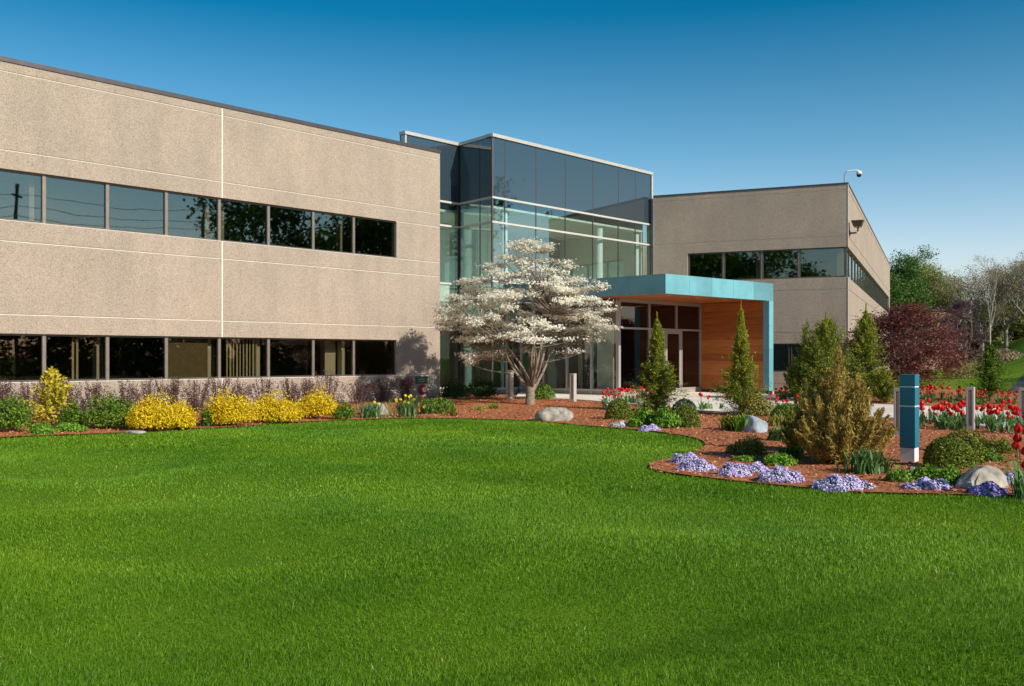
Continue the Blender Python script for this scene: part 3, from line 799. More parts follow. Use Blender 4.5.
boulder(797, 816, 431, 440, M['tanrock'], 'small tan stone lying on mulch left of the golden juniper', 12)
boulder(908, 918, 466.5, 473, M['greyrock'], 'small flat grey stone in front of the sign base', 14)
boulder(120, 144, 430.5, 434, M['greyrock'], 'low flat stone under the first golden shrub', 16)

# ------------------------------------------------------------------ setting sheets
def catmull(pts, n=8):
    out = []
    P_ = [pts[0]] + list(pts) + [pts[-1]]
    for i in range(1, len(P_) - 2):
        a, b, c, d = [Vector((p[0], p[1])) for p in P_[i - 1:i + 3]]
        for k in range(n):
            t = k / n
            out.append(.5 * ((2 * b) + (c - a) * t + (2 * a - 5 * b + 4 * c - d) * t * t + (3 * b - a - 3 * c + d) * t ** 3))
    out.append(Vector((P_[-1][0], P_[-1][1])))
    return out
def gp(l): return [tuple(G(*p)[:2]) for p in l]
edge = gp([(-60, 443), (0, 438.5), (60, 436), (120, 434), (190, 430), (240, 427.5), (300, 423), (360, 420.5), (410, 419), (470, 419.5), (530, 421.5), (590, 427), (640, 431), (680, 436),
           (700, 441), (705, 446), (698, 452), (680, 458), (660, 462), (650, 466), (654, 471), (680, 476), (730, 482), (800, 489), (860, 494), (940, 496), (1024, 498), (1120, 503)])
edge = [(-19, 13)] + edge
edge = catmull(edge, 6)
bedback = [(16, 11.2), (26, 20), (26, 27), (19.5, 34), (20.5, 42), (18.2, 46), (34, 82), (30, 84), (10, 50), (-30, 50), (-30, 8)]
bed = [tuple(p) for p in edge] + bedback
def drape(name, poly, m_, off, size=1.0, thick=0):
    bm = bmesh.new()
    vs = [bm.verts.new((p[0], p[1], 0)) for p in poly]
    f = bm.faces.new(vs)
    bmesh.ops.triangulate(bm, faces=[f])
    # slice into a grid so that it follows the ground
    xs = [p[0] for p in poly]; ys = [p[1] for p in poly]
    k = math.floor(min(xs)) + size
    while k < max(xs):
        g = bm.verts[:] + bm.edges[:] + bm.faces[:]
        bmesh.ops.bisect_plane(bm, geom=g, plane_co=(k, 0, 0), plane_no=(1, 0, 0)); k += size
    k = math.floor(min(ys)) + size
    while k < max(ys):
        g = bm.verts[:] + bm.edges[:] + bm.faces[:]
        bmesh.ops.bisect_plane(bm, geom=g, plane_co=(0, k, 0), plane_no=(0, 1, 0)); k += size
    for v in bm.verts: v.co.z = float(ground(v.co.x, v.co.y)) + off
    if thick:
        r = bmesh.ops.extrude_face_region(bm, geom=bm.faces[:])
        for v in [e for e in r['geom'] if isinstance(e, bmesh.types.BMVert)]: v.co.z -= thick
    bmesh.ops.recalc_face_normals(bm, faces=bm.faces)
    if not thick:
        for f in bm.faces:
            if f.normal.z < 0: f.normal_flip()
    me = bpy.data.meshes.new(name); bm.to_mesh(me); bm.free(); me.materials.append(m_)
    o = link(name, me); return tag(o, kind='structure')
drape('mulch_bed', bed, M['mulch'], .03, 2.0)
walk_front = gp([(516, 398.5), (580, 401.5), (640, 406.5), (700, 412.5), (771, 416), (860, 419), (920, 421.5), (970, 425.5), (1024, 431)])
walk_back = gp([(1024, 413.5), (994, 410), (920, 408.8), (860, 405), (807, 400.5), (770, 398.5)])
wk = catmull([tuple(p) for p in walk_front] + [(19, 17.5), (27, 12)], 5) + [Vector((29, 14))] + catmull([(22, 20.5)] + [tuple(p) for p in walk_back], 5) + [Vector((9.9, 38.2)), Vector((9.2, 38.6)), Vector((7.95, 40.0)), Vector((3.85, 35.9)), Vector((.3, 39.0))]
drape('walkway', [tuple(p) for p in wk], M['concrete'], .07, 2.0, .12)
road = gp([(1001, 393.5), (1024, 373.5), (1100, 366)]) + [(60, 58), (60, 42), (24, 42)]
drape('driveway', road, M['asphalt'], .02, 3.0)
drape('pavement', gp([(1001, 394), (1008, 400), (1070, 402)]) + [(30, 42.0)], M['palepave'], .03, 3.0)

# base ground
xs = np.concatenate([-np.geomspace(900, 42, 14), np.arange(-40, 80, .5), np.geomspace(82, 900, 14)])
ys = np.concatenate([-np.geomspace(600, 12, 10), np.arange(-10, 115, .5), np.geomspace(117, 1500, 14)])
XX, YY = np.meshgrid(xs, ys); ZZ = ground(XX, YY)
nx, ny = len(xs), len(ys)
idx = np.arange(nx * ny).reshape(ny, nx)
Fq = np.stack([idx[:-1, :-1], idx[:-1, 1:], idx[1:, 1:], idx[1:, :-1]], -1).reshape(-1, 4)
me = mesh_np('lawn', np.stack([XX, YY, ZZ], -1).reshape(-1, 3), Fq, M['lawn'], smooth=True)
tag(link('lawn', me), kind='structure')

def inpoly(x, y, poly):
    c = np.zeros(x.shape, bool); n = len(poly)
    for i in range(n):
        x0, y0 = poly[i]; x1, y1 = poly[(i + 1) % n]
        if y0 == y1: continue
        m_ = ((y0 > y) != (y1 > y)) & (x < (x1 - x0) * (y - y0) / (y1 - y0) + x0)
        c ^= m_
    return c

# grass blades
def grass():
    bands = [(4.0, 7.0, 9000, .030, .0016), (7.0, 11, 5000, .029, .0024), (11, 17, 2300, .030, .0038), (17, 28, 800, .034, .007)]
    Vs, Fs, Va = [], [], []; base = 0
    for y0, y1, dens, h, w_ in bands:
        x1 = .56 * y1 + 1.5
        n = int(dens * (y1 - y0) * 2 * x1)
        x = RNG.uniform(-x1, x1, n); y = RNG.uniform(y0, y1, n)
        k = (np.abs(x) < .56 * y + 1.5) & ~inpoly(x + RNG.normal(0, .035, n) + .04 * np.sin(y * 9), y - .05 + RNG.normal(0, .035, n) + .03 * np.sin(x * 7), bed)
        # patchiness: thinner places
        pn = np.sin(x * 2.3 + np.sin(y * 3.1) * 1.3) * np.sin(y * 2.7 + np.sin(x * 1.9) * 1.5)
        k &= RNG.random(n) < .80 + .2 * pn
        x, y, pn = x[k], y[k], pn[k]; n = len(x)
        z = ground(x, y)
        a = RNG.uniform(0, 2 * pi, n); hh = h * RNG.uniform(.5, 1.35, n) * (1 + .18 * pn)
        lean = RNG.uniform(.1, .9, n) * hh; la = RNG.uniform(0, 2 * pi, n)
        # mowing leaves soft swirls of a common lean
        sw = np.sin(x * .5 + y * .8) * 1.5
        lx = np.cos(la) * lean + .25 * hh * np.cos(sw); ly = np.sin(la) * lean + .25 * hh * np.sin(sw)
        ww = w_ * RNG.uniform(.7, 1.3, n)
        dx, dy = np.cos(a) * ww, np.sin(a) * ww
        p0 = np.stack([x - dx, y - dy, z], -1); p1 = np.stack([x + dx, y + dy, z], -1)
        m1 = np.stack([x + dx * .75 + lx * .35, y + dy * .75 + ly * .35, z + hh * .6], -1)
        m0 = np.stack([x - dx * .75 + lx * .35, y - dy * .75 + ly * .35, z + hh * .6], -1)
        t = np.stack([x + lx, y + ly, z + hh], -1)
        V = np.stack([p0, p1, m1, m0, t], 1).reshape(-1, 3)
        i = base + np.arange(n) * 5
        Fs.append(np.stack([i, i + 1, i + 2, i, i + 2, i + 3, i + 3, i + 2, i + 4], -1).reshape(-1, 3)); base += 5 * n
        Vs.append(V)
        va = np.clip(RNG.beta(2, 2.2, n) * .97 , 0, 1); va[RNG.random(n) < .004] = 1.0
        Va.append(np.repeat(va, 3))
    me = mesh_np('grass', np.concatenate(Vs), np.concatenate(Fs), M['grass'], np.concatenate(Va))
    tag(link('grass', me), 'short mown green grass blades covering the lawn', 'grass', kind='stuff')
grass()

def mulchchips():
    n = 90000
    x = RNG.uniform(-12, 21, n); y = 10.5 + RNG.random(n) ** 1.3 * 28
    k = inpoly(x + RNG.normal(0, .06, n), y + .06 + RNG.normal(0, .07, n), bed) & ~inpoly(x, y, [tuple(p) for p in wk]) & (np.abs(x) < .6 * y + 1)
    k &= ((x - CL[0]) * NL.x + (y - CL[1]) * NL.y < -.1) | (x > CL[0])
    x, y = x[k], y[k]; n = len(x); z = ground(x, y) + .035 + RNG.random(n) * .02
    nr = RNG.normal(0, .6, (n, 3)); nr[:, 2] += 1; nr /= np.linalg.norm(nr, axis=1)[:, None]
    o = leafcloud('bark_mulch', np.stack([x, y, z], -1), nr, RNG.uniform(.014, .045, n), M['chip'], None, .35)
    tag(o, 'reddish brown bark mulch chips covering the planting beds', 'mulch', kind='stuff')

# ------------------------------------------------------------------ foliage tools
def leafcloud(name, pos, nrm, size, m_, parent, aspect=.5, up=None, var=None, loc=None):
    """each leaf a folded diamond of two triangles"""
    n = len(pos); pos = np.asarray(pos, float)
    nrm = nrm / (np.linalg.norm(nrm, axis=1)[:, None] + 1e-9)
    r = RNG.normal(0, 1, (n, 3)) if up is None else up + RNG.normal(0, .25, (n, 3))
    u = r - (r * nrm).sum(1)[:, None] * nrm; u /= np.linalg.norm(u, axis=1)[:, None] + 1e-9
    v = np.cross(nrm, u)
    s = np.broadcast_to(np.asarray(size, float), (n,))[:, None]
    a = pos - u * s; b = pos + u * s; fold = nrm * s * .12
    c = pos + v * s * aspect + fold; d = pos - v * s * aspect + fold
    V = np.stack([a, c, b, d], 1).reshape(-1, 3)
    i = np.arange(n) * 4
    Fq = np.stack([i, i + 1, i + 2, i, i + 2, i + 3], -1).reshape(-1, 3)
    va = RNG.random(n) if var is None else np.clip(var, 0, 1)
    me = mesh_np(name, V, Fq, m_, np.repeat(va, 2))
    return link(name, me, parent, loc)
mulchchips()

def sticks(name, P0, P1, R0, R1, m_, parent, n=4):
    """many tapered sticks"""
    P0 = np.asarray(P0, float); P1 = np.asarray(P1, float); k = len(P0)
    R0 = np.broadcast_to(R0, (k,)); R1 = np.broadcast_to(R1, (k,))
    d = P1 - P0; d /= np.linalg.norm(d, axis=1)[:, None] + 1e-9
    ref = np.where(np.abs(d[:, 2:3]) < .9, np.array([[0, 0, 1.]]), np.array([[1., 0, 0]]))
    a = np.cross(d, ref); a /= np.linalg.norm(a, axis=1)[:, None]; b = np.cross(d, a)
    V = []
    for P_, R_ in ((P0, R0), (P1, R1)):
        for q in range(n):
            t = 2 * pi * q / n; V.append(P_ + (a * cos(t) + b * sin(t)) * R_[:, None])
    V = np.stack(V, 1).reshape(-1, 3); i = (np.arange(k) * 2 * n)[:, None]
    Fq = np.concatenate([np.concatenate([i + q, i + (q + 1) % n, i + n + (q + 1) % n, i + n + q], 1) for q in range(n)], 0)
    me = mesh_np(name, V, Fq, m_, smooth=True)
    return link(name, me, parent)

def unit(n):
    d = RNG.normal(0, 1, (n, 3)); return d / np.linalg.norm(d, axis=1)[:, None]

def mound(loc, w, d, h, n, leaf, m_, name, label, cat, group=None, amp=.2, lobes=14, inner=.5, aspect=.55, stems=True, stemmat='bark', flat=.0, shell=.28, upleaf=False, subs=1):
    """a bushy mound; uneven by lobes"""
    r_ = empty(name, loc, label, cat, group)
    dirs = unit(int(n * 2.2)); dirs = dirs[dirs[:, 2] > -.28][:n]; n = len(dirs)
    bd = unit(lobes); bd[:, 2] = np.abs(bd[:, 2]); ba = RNG.uniform(-.6, 1, lobes)
    R = np.ones(n)
    for k in range(lobes): R += amp * ba[k] * np.maximum(0, dirs @ bd[k]) ** 9
    rad = R * (1 - shell * RNG.random(n) ** 1.6)
    ni = int(n * .25); rad[:ni] = R[:ni] * RNG.uniform(.3, .75, ni)
    p = dirs * rad[:, None] + RNG.normal(0, .02, (n, 3))
    if subs > 1:
        ks = RNG.integers(0, subs, n); ca = RNG.uniform(0, 2 * pi, subs); cr = RNG.uniform(.25, .62, subs)
        cf = RNG.uniform(.42, .62, subs); ch = RNG.uniform(.55, 1.0, subs) * (1 - .25 * cr); cr[0], cf[0], ch[0] = .1, .62, 1.0
        cen = np.stack([np.cos(ca) * cr * w / 2, np.sin(ca) * cr * d / 2, np.zeros(subs)], -1)
        p2 = dirs * (rad ** .9)[:, None] + RNG.normal(0, .05, (n, 3))
        pos = cen[ks] + p2 * np.stack([w / 2 * cf[ks], d / 2 * cf[ks], h * ch[ks] * .62], -1); pos[:, 2] += h * ch[ks] * .36
    else:
        pos = p * np.array([w / 2, d / 2, h * .86]); pos[:, 2] += h * .12
    k = pos[:, 2] > .005; pos, dirs = pos[k], dirs[k]
    nr = dirs * .7 + RNG.normal(0, .55, pos.shape)
    up = (dirs * .6 + np.array([0, 0, 1.])) if upleaf else None
    leafcloud('foliage', pos, nr, leaf * RNG.uniform(.6, 1.25, len(pos)), m_, r_, aspect, up=up)
    if stems:
        k = 14; a = RNG.uniform(0, 2 * pi, k); rr = RNG.uniform(.2, .75, k)
        P1 = np.stack([np.cos(a) * rr * w / 2, np.sin(a) * rr * d / 2, RNG.uniform(.4, .8, k) * h], -1)
        P0 = np.stack([np.cos(a) * .04, np.sin(a) * .04, np.zeros(k) - .03], -1)
        sticks('stem', P0, P1, .012 * max(1, h), .004, M[stemmat], r_)
    return r_

def box_px(px0, px1, py0, py1):
    """size and place of a plant from its outline in the photograph"""
    p = G((px0 + px1) / 2, py1); w_ = (px1 - px0) / F * p.y; h = (py1 - py0) / F * p.y
    return p + Vector((0, w_ * .35, 0)), w_ * 1.0, h * 1.0

def shrub(px0, px1, py0, py1, n, leaf, mk, name, label, cat='shrub', group=None, dk=.8, hk=.93, **kw):
    p, w_, h = box_px(px0, px1, py0, py1)
    k = 1 + .35 * w_ / p.y
    p.z = float(ground(p.x, p.y))
    return mound(p, w_ * k * (1.17 if kw.get('subs', 1) > 1 else 1), w_ * dk, h * k * hk * (1.12 if kw.get('subs', 1) > 1 else 1), n, leaf, M[mk], name, label, cat, group, **kw)

def sprays(loc, h, Rf, nb, npb, leaf, m_, name, label, cat, group=None, leader=True, up0=.5, up1=1.2, droop=0.0, zmin=.03, aspect=.3, trunk=True, jitter=.25, tmat='bark', lean=(0, 0), rtrunk=None, gold=0.0):
    """conifer: many branches off a stem, each carrying flat sprays"""
    r_ = empty(name, loc, label, cat, group)
    t = RNG.random(nb) ** .8; z0 = (zmin + t * (1 - zmin)) * h
    L = np.array([Rf(q) for q in t]) * RNG.uniform(1 - jitter, 1 + jitter, nb)
    a = RNG.uniform(0, 2 * pi, nb)
    up = up0 + (up1 - up0) * t + RNG.normal(0, .12, nb)
    up = np.clip(up, -.2, 1.5)
    out = np.stack([np.cos(a) * np.cos(up), np.sin(a) * np.cos(up), np.sin(up)], -1)
    LL = L / np.maximum(np.cos(up), .55)
    P0 = np.stack([lean[0] * z0, lean[1] * z0, z0 * (.92 if leader else .80)], -1)
    pts, nrs, ups, vas = [], [], [], []
    for k in range(npb):
        f = RNG.random(nb) ** .75
        p = P0 + out * (LL * f)[:, None]
        p[:, 2] -= droop * (f * LL) ** 2
        sp_ = .10 * LL + .02
        p += RNG.normal(0, 1, (nb, 3)) * (sp_ * .5)[:, None]
        pts.append(p); nrs.append(RNG.normal(0, 1, (nb, 3)) * .8 + np.array([0, 0, .4])); ups.append(out)
        vas.append(RNG.random(nb) * .9 + gold * t)
    pos = np.concatenate(pts); k = pos[:, 2] > .02
    if leader:
        nl = int(60 + 60 * h); tt = RNG.random(nl); zl = h * (.72 + .3 * tt); rl = np.array([Rf(.75)]) * .5 * (1.05 - tt) ; al = RNG.uniform(0, 6.28, nl)
        pl = np.stack([lean[0] * zl + np.cos(al) * rl * RNG.random(nl), lean[1] * zl + np.sin(al) * rl * RNG.random(nl), zl], -1)
        pos = np.concatenate([pos, pl]); nrs.append(unit(nl)); ups.append(np.stack([np.cos(al) * .5, np.sin(al) * .5, np.ones(nl)], -1)); vas.append(RNG.uniform(.4, 1, nl) + gold); k = pos[:, 2] > .02
    leafcloud('foliage', pos[k], np.concatenate(nrs)[k], leaf * RNG.uniform(.6, 1.3, k.sum()), m_, r_, aspect, up=np.concatenate(ups)[k], var=np.concatenate(vas)[k])
    if trunk:
        rt = rtrunk or h * .018
        q = MB(); q.tube([(0, 0, -.05), (lean[0] * h * .5, lean[1] * h * .5, h * .5), (lean[0] * h * .95, lean[1] * h * .95, h * .95)], [rt, rt * .6, rt * .15], 8)
        q.build('trunk', M[tmat], r_, smooth=True)
        sel = RNG.random(nb) < .6
        E = P0 + out * (LL * .8)[:, None]; E[:, 2] -= droop * (LL * .8) ** 2
        sticks('branch', P0[sel], E[sel], rt * .22, rt * .06, M[tmat], r_, 3)
    return r_

def grow_tree(seed, trunk_h, trunk_r, levels, spread, len0, ratio, nchild, gnarl=.2, upb=.15, lean=(0, 0), first_split=None):
    """recursive skeleton: segments and tips"""
    rr = random.Random(seed); P0, P1, R0, R1, tips = [], [], [], [], []
    def seg(p, d, L, r, lev):
        n = 4 if lev < 2 else 3; q = p.copy(); dd = d.copy(); rad = r
        pts = [q.copy()]
        for i in range(n):
            dd = (dd + Vector((rr.gauss(0, gnarl), rr.gauss(0, gnarl), rr.gauss(0, gnarl) + upb))).normalized()
            e = q + dd * L / n; r2 = r * (1 - .5 * (i + 1) / n)
            P0.append(q[:]); P1.append(e[:]); R0.append(rad); R1.append(r2); q = e; rad = r2; pts.append(q.copy())
        if lev >= levels: tips.append((q.copy(), dd.copy())); return
        for c in range(nchild[min(lev, len(nchild) - 1)]):
            t = rr.uniform(.35, 1) if c else 1.0
            b = pts[min(n, int(t * n + .5))]
            ax = Vector((rr.gauss(0, 1), rr.gauss(0, 1), rr.gauss(0, .6))).normalized()
            sp_ = spread[min(lev, len(spread) - 1)] * rr.uniform(.6, 1.25)
            nd = (dd + ax * sp_).normalized()
            if nd.z < -.15: nd.z = .05; nd.normalize()
            seg(b, nd, L * ratio * rr.uniform(.75, 1.2), r * .5 * rr.uniform(.75, 1.0), lev + 1)
    p = Vector((0, 0, -.05)); d = Vector((lean[0], lean[1], 1)).normalized()
    P0.append(p[:]); q = p + d * trunk_h; P1.append(q[:]); R0.append(trunk_r * 1.15); R1.append(trunk_r * .85)
    k0 = first_split or nchild[0]
    for c in range(k0):
        a = 2 * pi * c / k0 + rr.uniform(-.4, .4)
        nd = Vector((cos(a) * spread[0], sin(a) * spread[0], 1)).normalized()
        seg(q - d * rr.uniform(0, trunk_h * .25), nd, len0 * rr.uniform(.8, 1.15), trunk_r * .6, 1)
    return np.array(P0), np.array(P1), np.array(R0), np.array(R1), tips

def broad_tree(loc, seed, H, crownW, m_leaf, nleaf, leaf, label, levels=4, trunk=.25, bark='bark', leafy=True, name='tree', cat='tree', group=None, clump=.5, nchild=(5, 4, 4, 3), spread=(.6, .7, .8, .8), twigr=.012, upb=.12, zflat=.6, tr=.022):
    r_ = empty(name, loc, label, cat, group)
    P0, P1, R0, R1, tips = grow_tree(seed, H * trunk, H * tr, levels, spread, H * .3, .68, nchild, .14, upb)
    T = np.array([t[0][:] for t in tips])
    # normalise to wanted size
    zmx = np.percentile(T[:, 2], 98); sc = H * .96 / zmx; wx = np.percentile(np.abs(T[:, :2]), 95) * 2
    sx = crownW / wx
    f = np.array([sx, sx, sc])
    # keep the stem straight and strong
    P0, P1, T = P0 * f, P1 * f, T * f
    th = R0 > H * .0045 * tr / .022
    sticks('trunk', P0[th], P1[th], R0[th], R1[th], M[bark], r_, 7)
    sticks('branch', P0[~th], P1[~th], np.maximum(R0[~th], twigr), np.maximum(R1[~th], twigr * .6), M[bark], r_, 3)
    if nleaf:
        k = RNG.integers(0, len(T), nleaf); clump = clump * .75
        pos = T[k] + RNG.normal(0, 1, (nleaf, 3)) * np.array([clump, clump, clump * zflat]) * H * .05
        keep = pos[:, 2] > H * .1
        leafcloud('crown', pos[keep], unit(keep.sum()) + np.array([0, 0, .4]), leaf * RNG.uniform(.6, 1.3, keep.sum()), m_leaf, r_, .6)
    return r_

# ------------------------------------------------------------------ the dogwood
def dogwood():
    base = G(530, 405.5); r_ = empty('dogwood_tree', base, 'white flowering dogwood tree with layered branches in front of the glass lobby', 'tree')
    rr = random.Random(5)
    trunk_top = Vector((.04, 0, .72))
    q = MB()
    q.tube([(0, 0, -.05), (0.0, 0, .12), (.01, 0, .45), trunk_top], [.20, .155, .14, .16], 12)
    # main stems
    stems = []
    for i in range(11):
        a = 2 * pi * i / 11 + rr.uniform(-.25, .25); lean_ = rr.uniform(.3, 1.15) if i % 3 else rr.uniform(.05, .3)
        d = Vector((cos(a) * lean_, sin(a) * lean_, 1)).normalized(); L = rr.uniform(1.6, 2.6)
        p = trunk_top + Vector((cos(a) * .05, sin(a) * .05, rr.uniform(-.35, 0))); pts = [p.copy()]
        for k in range(6):
            d = (d + Vector((rr.gauss(0, .10), rr.gauss(0, .10), rr.gauss(0, .05) + .05))).normalized(); p = p + d * L / 6; pts.append(p.copy())
        q.tube(pts, [.060 * (1 - .75 * k / 6) for k in range(7)], 7); stems.append(pts)
    q.build('trunk', M['dogbark'], r_, smooth=True)
    # plates: (x, y, z, radius, blossom amount)
    prof = [(1.7, 2.2), (2.15, 2.6), (2.55, 2.9), (2.9, 2.9), (3.25, 2.6), (3.6, 2.4), (4.0, 2.15), (4.4, 1.6), (4.8, 1.15), (5.15, .6)]
    plates = []
    for z, R in prof:
        n = int(4 + R * R * (2.6 if z < 3.4 else 4.2))
        for k in range(n):
            a = rr.uniform(0, 2 * pi); f = sqrt(rr.random()) if z > 4 else .35 + .65 * sqrt(rr.random())
            x, y = cos(a) * R * f, sin(a) * R * .85 * f
            zz = z + rr.uniform(-.17, .17) + (.10 if f < .6 else 0)
            amt = 1.0
            if z < 2.1: amt = 0.0
            elif z < 2.5: amt = .7 if x < .6 else .15
            if z > 3.9 and rr.random() < .3: amt = .4
            if z > 2.0 and x < -.6: amt = 1.25
            plates.append((x * .95 - .12, y, zz, rr.uniform(.2, .5), amt if rr.random() < .85 else .25))
    # plates of the left-hand tiers seen in the photo
    for px, py, rad in ((455, 316, .42), (470, 322, .45), (486, 318, .4), (448, 322, .3), (500, 326, .4), (515, 330, .35), (528, 334, .3), (468, 358, .30), (482, 359, .34), (496, 357, .3), (470, 364, .22),
                        (452, 300, .25), (600, 322, .3), (585, 318, .35), (606, 305, .3), (602, 288, .3)):
        p = W(px, py, base.y - .7) - base; plates.append((p.x, -.7 + rr.uniform(-.4, .4), p.z, rad, 1.0))
    B0, B1, BR0, BR1, Fp, Fn, T0, T1, Bp = [], [], [], [], [], [], [], [], []
    for (x, y, z, R, amt) in plates:
        c = Vector((x, y, z))
        # nearest sensible stem point below
        best = min((s_[k] for s_ in stems for k in range(1, 7) if s_[k].z < z + .12), key=lambda s_: (s_ - c).length + .6 * abs((s_ - c).length * .2 - (z - s_.z)), default=trunk_top)
        mid = best.lerp(c, .5) + Vector((rr.gauss(0, .06), rr.gauss(0, .06), -.10 * (c - best).length + rr.gauss(0, .04)))
        prev = best; L = (c - best).length
        for k in range(1, 8):
            t = k / 7; p = best * (1 - t) ** 2 + mid * 2 * t * (1 - t) + c * t * t
            r0 = .006 + .011 * min(L, 2.5) * (1 - (k - 1) / 7) ; r1 = .006 + .011 * min(L, 2.5) * (1 - k / 7)
            B0.append(prev[:]); B1.append(p[:]); BR0.append(r0); BR1.append(r1)
            if k >= 3:
                for _ in range(2):
                    a = rr.uniform(0, 2 * pi); e = p + Vector((cos(a), sin(a), rr.uniform(-.1, .35))) * rr.uniform(.15, .42)
                    T0.append(p[:]); T1.append(e[:])
                    if amt == 0 or rr.random() < .5: Bp.append(e[:])
            prev = p
        for k in range(9):
            a = rr.uniform(0, 2 * pi); e = c + Vector((cos(a), sin(a), 0)) * R * rr.uniform(.6, 1.15) + Vector((0, 0, rr.uniform(-.02, .12)))
            T0.append(c[:]); T1.append(e[:])
            for j in range(2):
                m1 = c.lerp(e, rr.uniform(.3, .8)); a2 = rr.uniform(0, 2 * pi); e2 = m1 + Vector((cos(a2), sin(a2), .35)) * rr.uniform(.08, .2)
                T0.append(m1[:]); T1.append(e2[:]); Bp.append(e2[:])
            if amt <= 0: continue
            nf = int(27 * amt * R / .42)
            for j in range(nf):
                t = rr.random() ** .6; pp = c.lerp(e, t * 1.05) + Vector((rr.gauss(0, .075), rr.gauss(0, .075), rr.gauss(.04, .04)))
                Fp.append(pp[:]); oo = Vector((pp.x, pp.y, (pp.z - 2.6) * .8 + .5)).normalized(); Fn.append((oo.x * .9 + rr.gauss(0, .5), oo.y * .9 + rr.gauss(0, .5), .75))
    B0 = np.array(B0)
    sticks('branch', B0, B1, np.array(BR0), np.array(BR1), M['dogbark'], r_, 5)
    sticks('twig', T0, T1, .005, .0025, M['twig'], r_, 3)
    # blossom: four notched bracts -> two crossed diamonds
    Fp = np.array(Fp); Fn = np.array(Fn)
    n = len(Fp); s = RNG.uniform(.028, .046, n)
    P2 = np.repeat(Fp, 2, 0); N2 = np.repeat(Fn, 2, 0) + RNG.normal(0, .12, (2 * n, 3)); 
    leafcloud('blossom', P2, N2, np.repeat(s, 2), M['l_dogflower'], r_, .62)
    Bp = np.array(Bp); leafcloud('young_leaf', Bp, unit(len(Bp)), .016, M['l_dogleaf'], r_, .6)
dogwood()

# ------------------------------------------------------------------ left bed
gg = 'golden shrubs in the left bed'
for (a, b, c, d, lab) in ((120, 178, 391, 433, 'largest golden shrub, first of the mounds from the left'), (158, 192, 400, 431, 'smaller golden shrub tucked against the largest mound'),
                          (196, 247, 391, 428, 'golden shrub in the middle of the row of mounds'), (242, 294, 390, 425, 'golden shrub next to the right end of the row'),
                          (288, 337, 385, 421, 'rightmost golden shrub, slightly taller than its neighbours')):
    r_ = shrub(a, b, c, d, 8500, .031, 'l_gold', 'golden_shrub', lab, 'shrub', gg, amp=.2, lobes=20, aspect=.4, shell=.45, dk=.85, hk=.86, subs=11)
    # ragged strands on the outline
for (a, b, c, d, n_, lab) in ((72, 128, 396, 431, 4200, 'loose green shrub left of the golden mounds'), (196, 212, 410, 428, 700, 'small dark green shrub between golden mounds'),
                         (-10, 26, 398, 434, 2600, 'yellow green shrub at the left picture edge'), (52, 84, 402, 430, 1500, 'thin olive shrub right of the small gold conifer'),
                         (262, 278, 412, 425, 500, 'dark green sprig under the fourth golden mound'), (330, 352, 402, 421, 900, 'small green shrub at the right end of the golden row')):
    shrub(a, b, c, d, int(n_ * 1.4), .033, 'l_green', 'green_shrub', lab, amp=.3, lobes=18, shell=.5, subs=7)
p, w_, h = box_px(20, 68, 371, 428)
r_ = sprays(p, h * 1.03, lambda t: w_ * .5 * (1.0 - t) ** .7 * (.7 + .5 * abs(sin(t * 9))), 150, 26, .045, M['l_goldg'], 'gold_conifer', 'irregular small golden conifer in front of the left windows', 'conifer', up0=.25, up1=.9, aspect=.5, gold=.3)
shrub(22, 50, 424, 436, 1500, .03, 'l_bright', 'ground_cover_plant', 'bright green low plant under the small gold conifer', 'plant', amp=.3, shell=.6, stems=False)
shrub(48, 80, 423, 433.5, 1300, .03, 'l_bright', 'ground_cover_plant', 'bright green low plant right of the first, before the olive shrub', 'plant', amp=.3, shell=.6, stems=False)
# barberry hedge along the wall
def barberry(u, off, h, w_):
    pt = frame(CL, DL)(Vector((u, -off, 0))); pt.z = float(ground(pt.x, pt.y))
    r_ = empty('barberry_shrub', pt, 'purple leaved upright barberry shrub against the left wing wall', 'shrub', 'barberry shrubs along the left wing wall')
    k = 34; a = RNG.uniform(0, 2 * pi, k); sp_ = RNG.uniform(.1, 1, k)
    E = np.stack([np.cos(a) * sp_ * w_ / 2, np.sin(a) * sp_ * w_ * .35, h * RNG.uniform(.66, .98, k) * (1 - .15 * sp_)], -1)
    S0 = E * np.array([.25, .25, 0])
    sticks('stem', S0, E, .009, .004, M['purpletwig'], r_, 3)
    f = RNG.random((k, 42)) ** .6
    P_ = S0[:, None, :] + (E - S0)[:, None, :] * f[:, :, None] + RNG.normal(0, .035, (k, 42, 3)); P_ = P_.reshape(-1, 3)
    leafcloud('foliage', P_, unit(len(P_)), .021 * RNG.uniform(.6, 1.3, len(P_)), M['l_purple'], r_, .6)
k = along(428, CL, DL)
px = 389
while px > -40:
    u = along(px, CL, DL); hh = 1.15 if px < 330 else (.95 if px < 390 else .8)
    barberry(u, random.uniform(.7, 1.1), hh * random.uniform(.88, 1.1), 1.25); px -= random.uniform(20, 27)
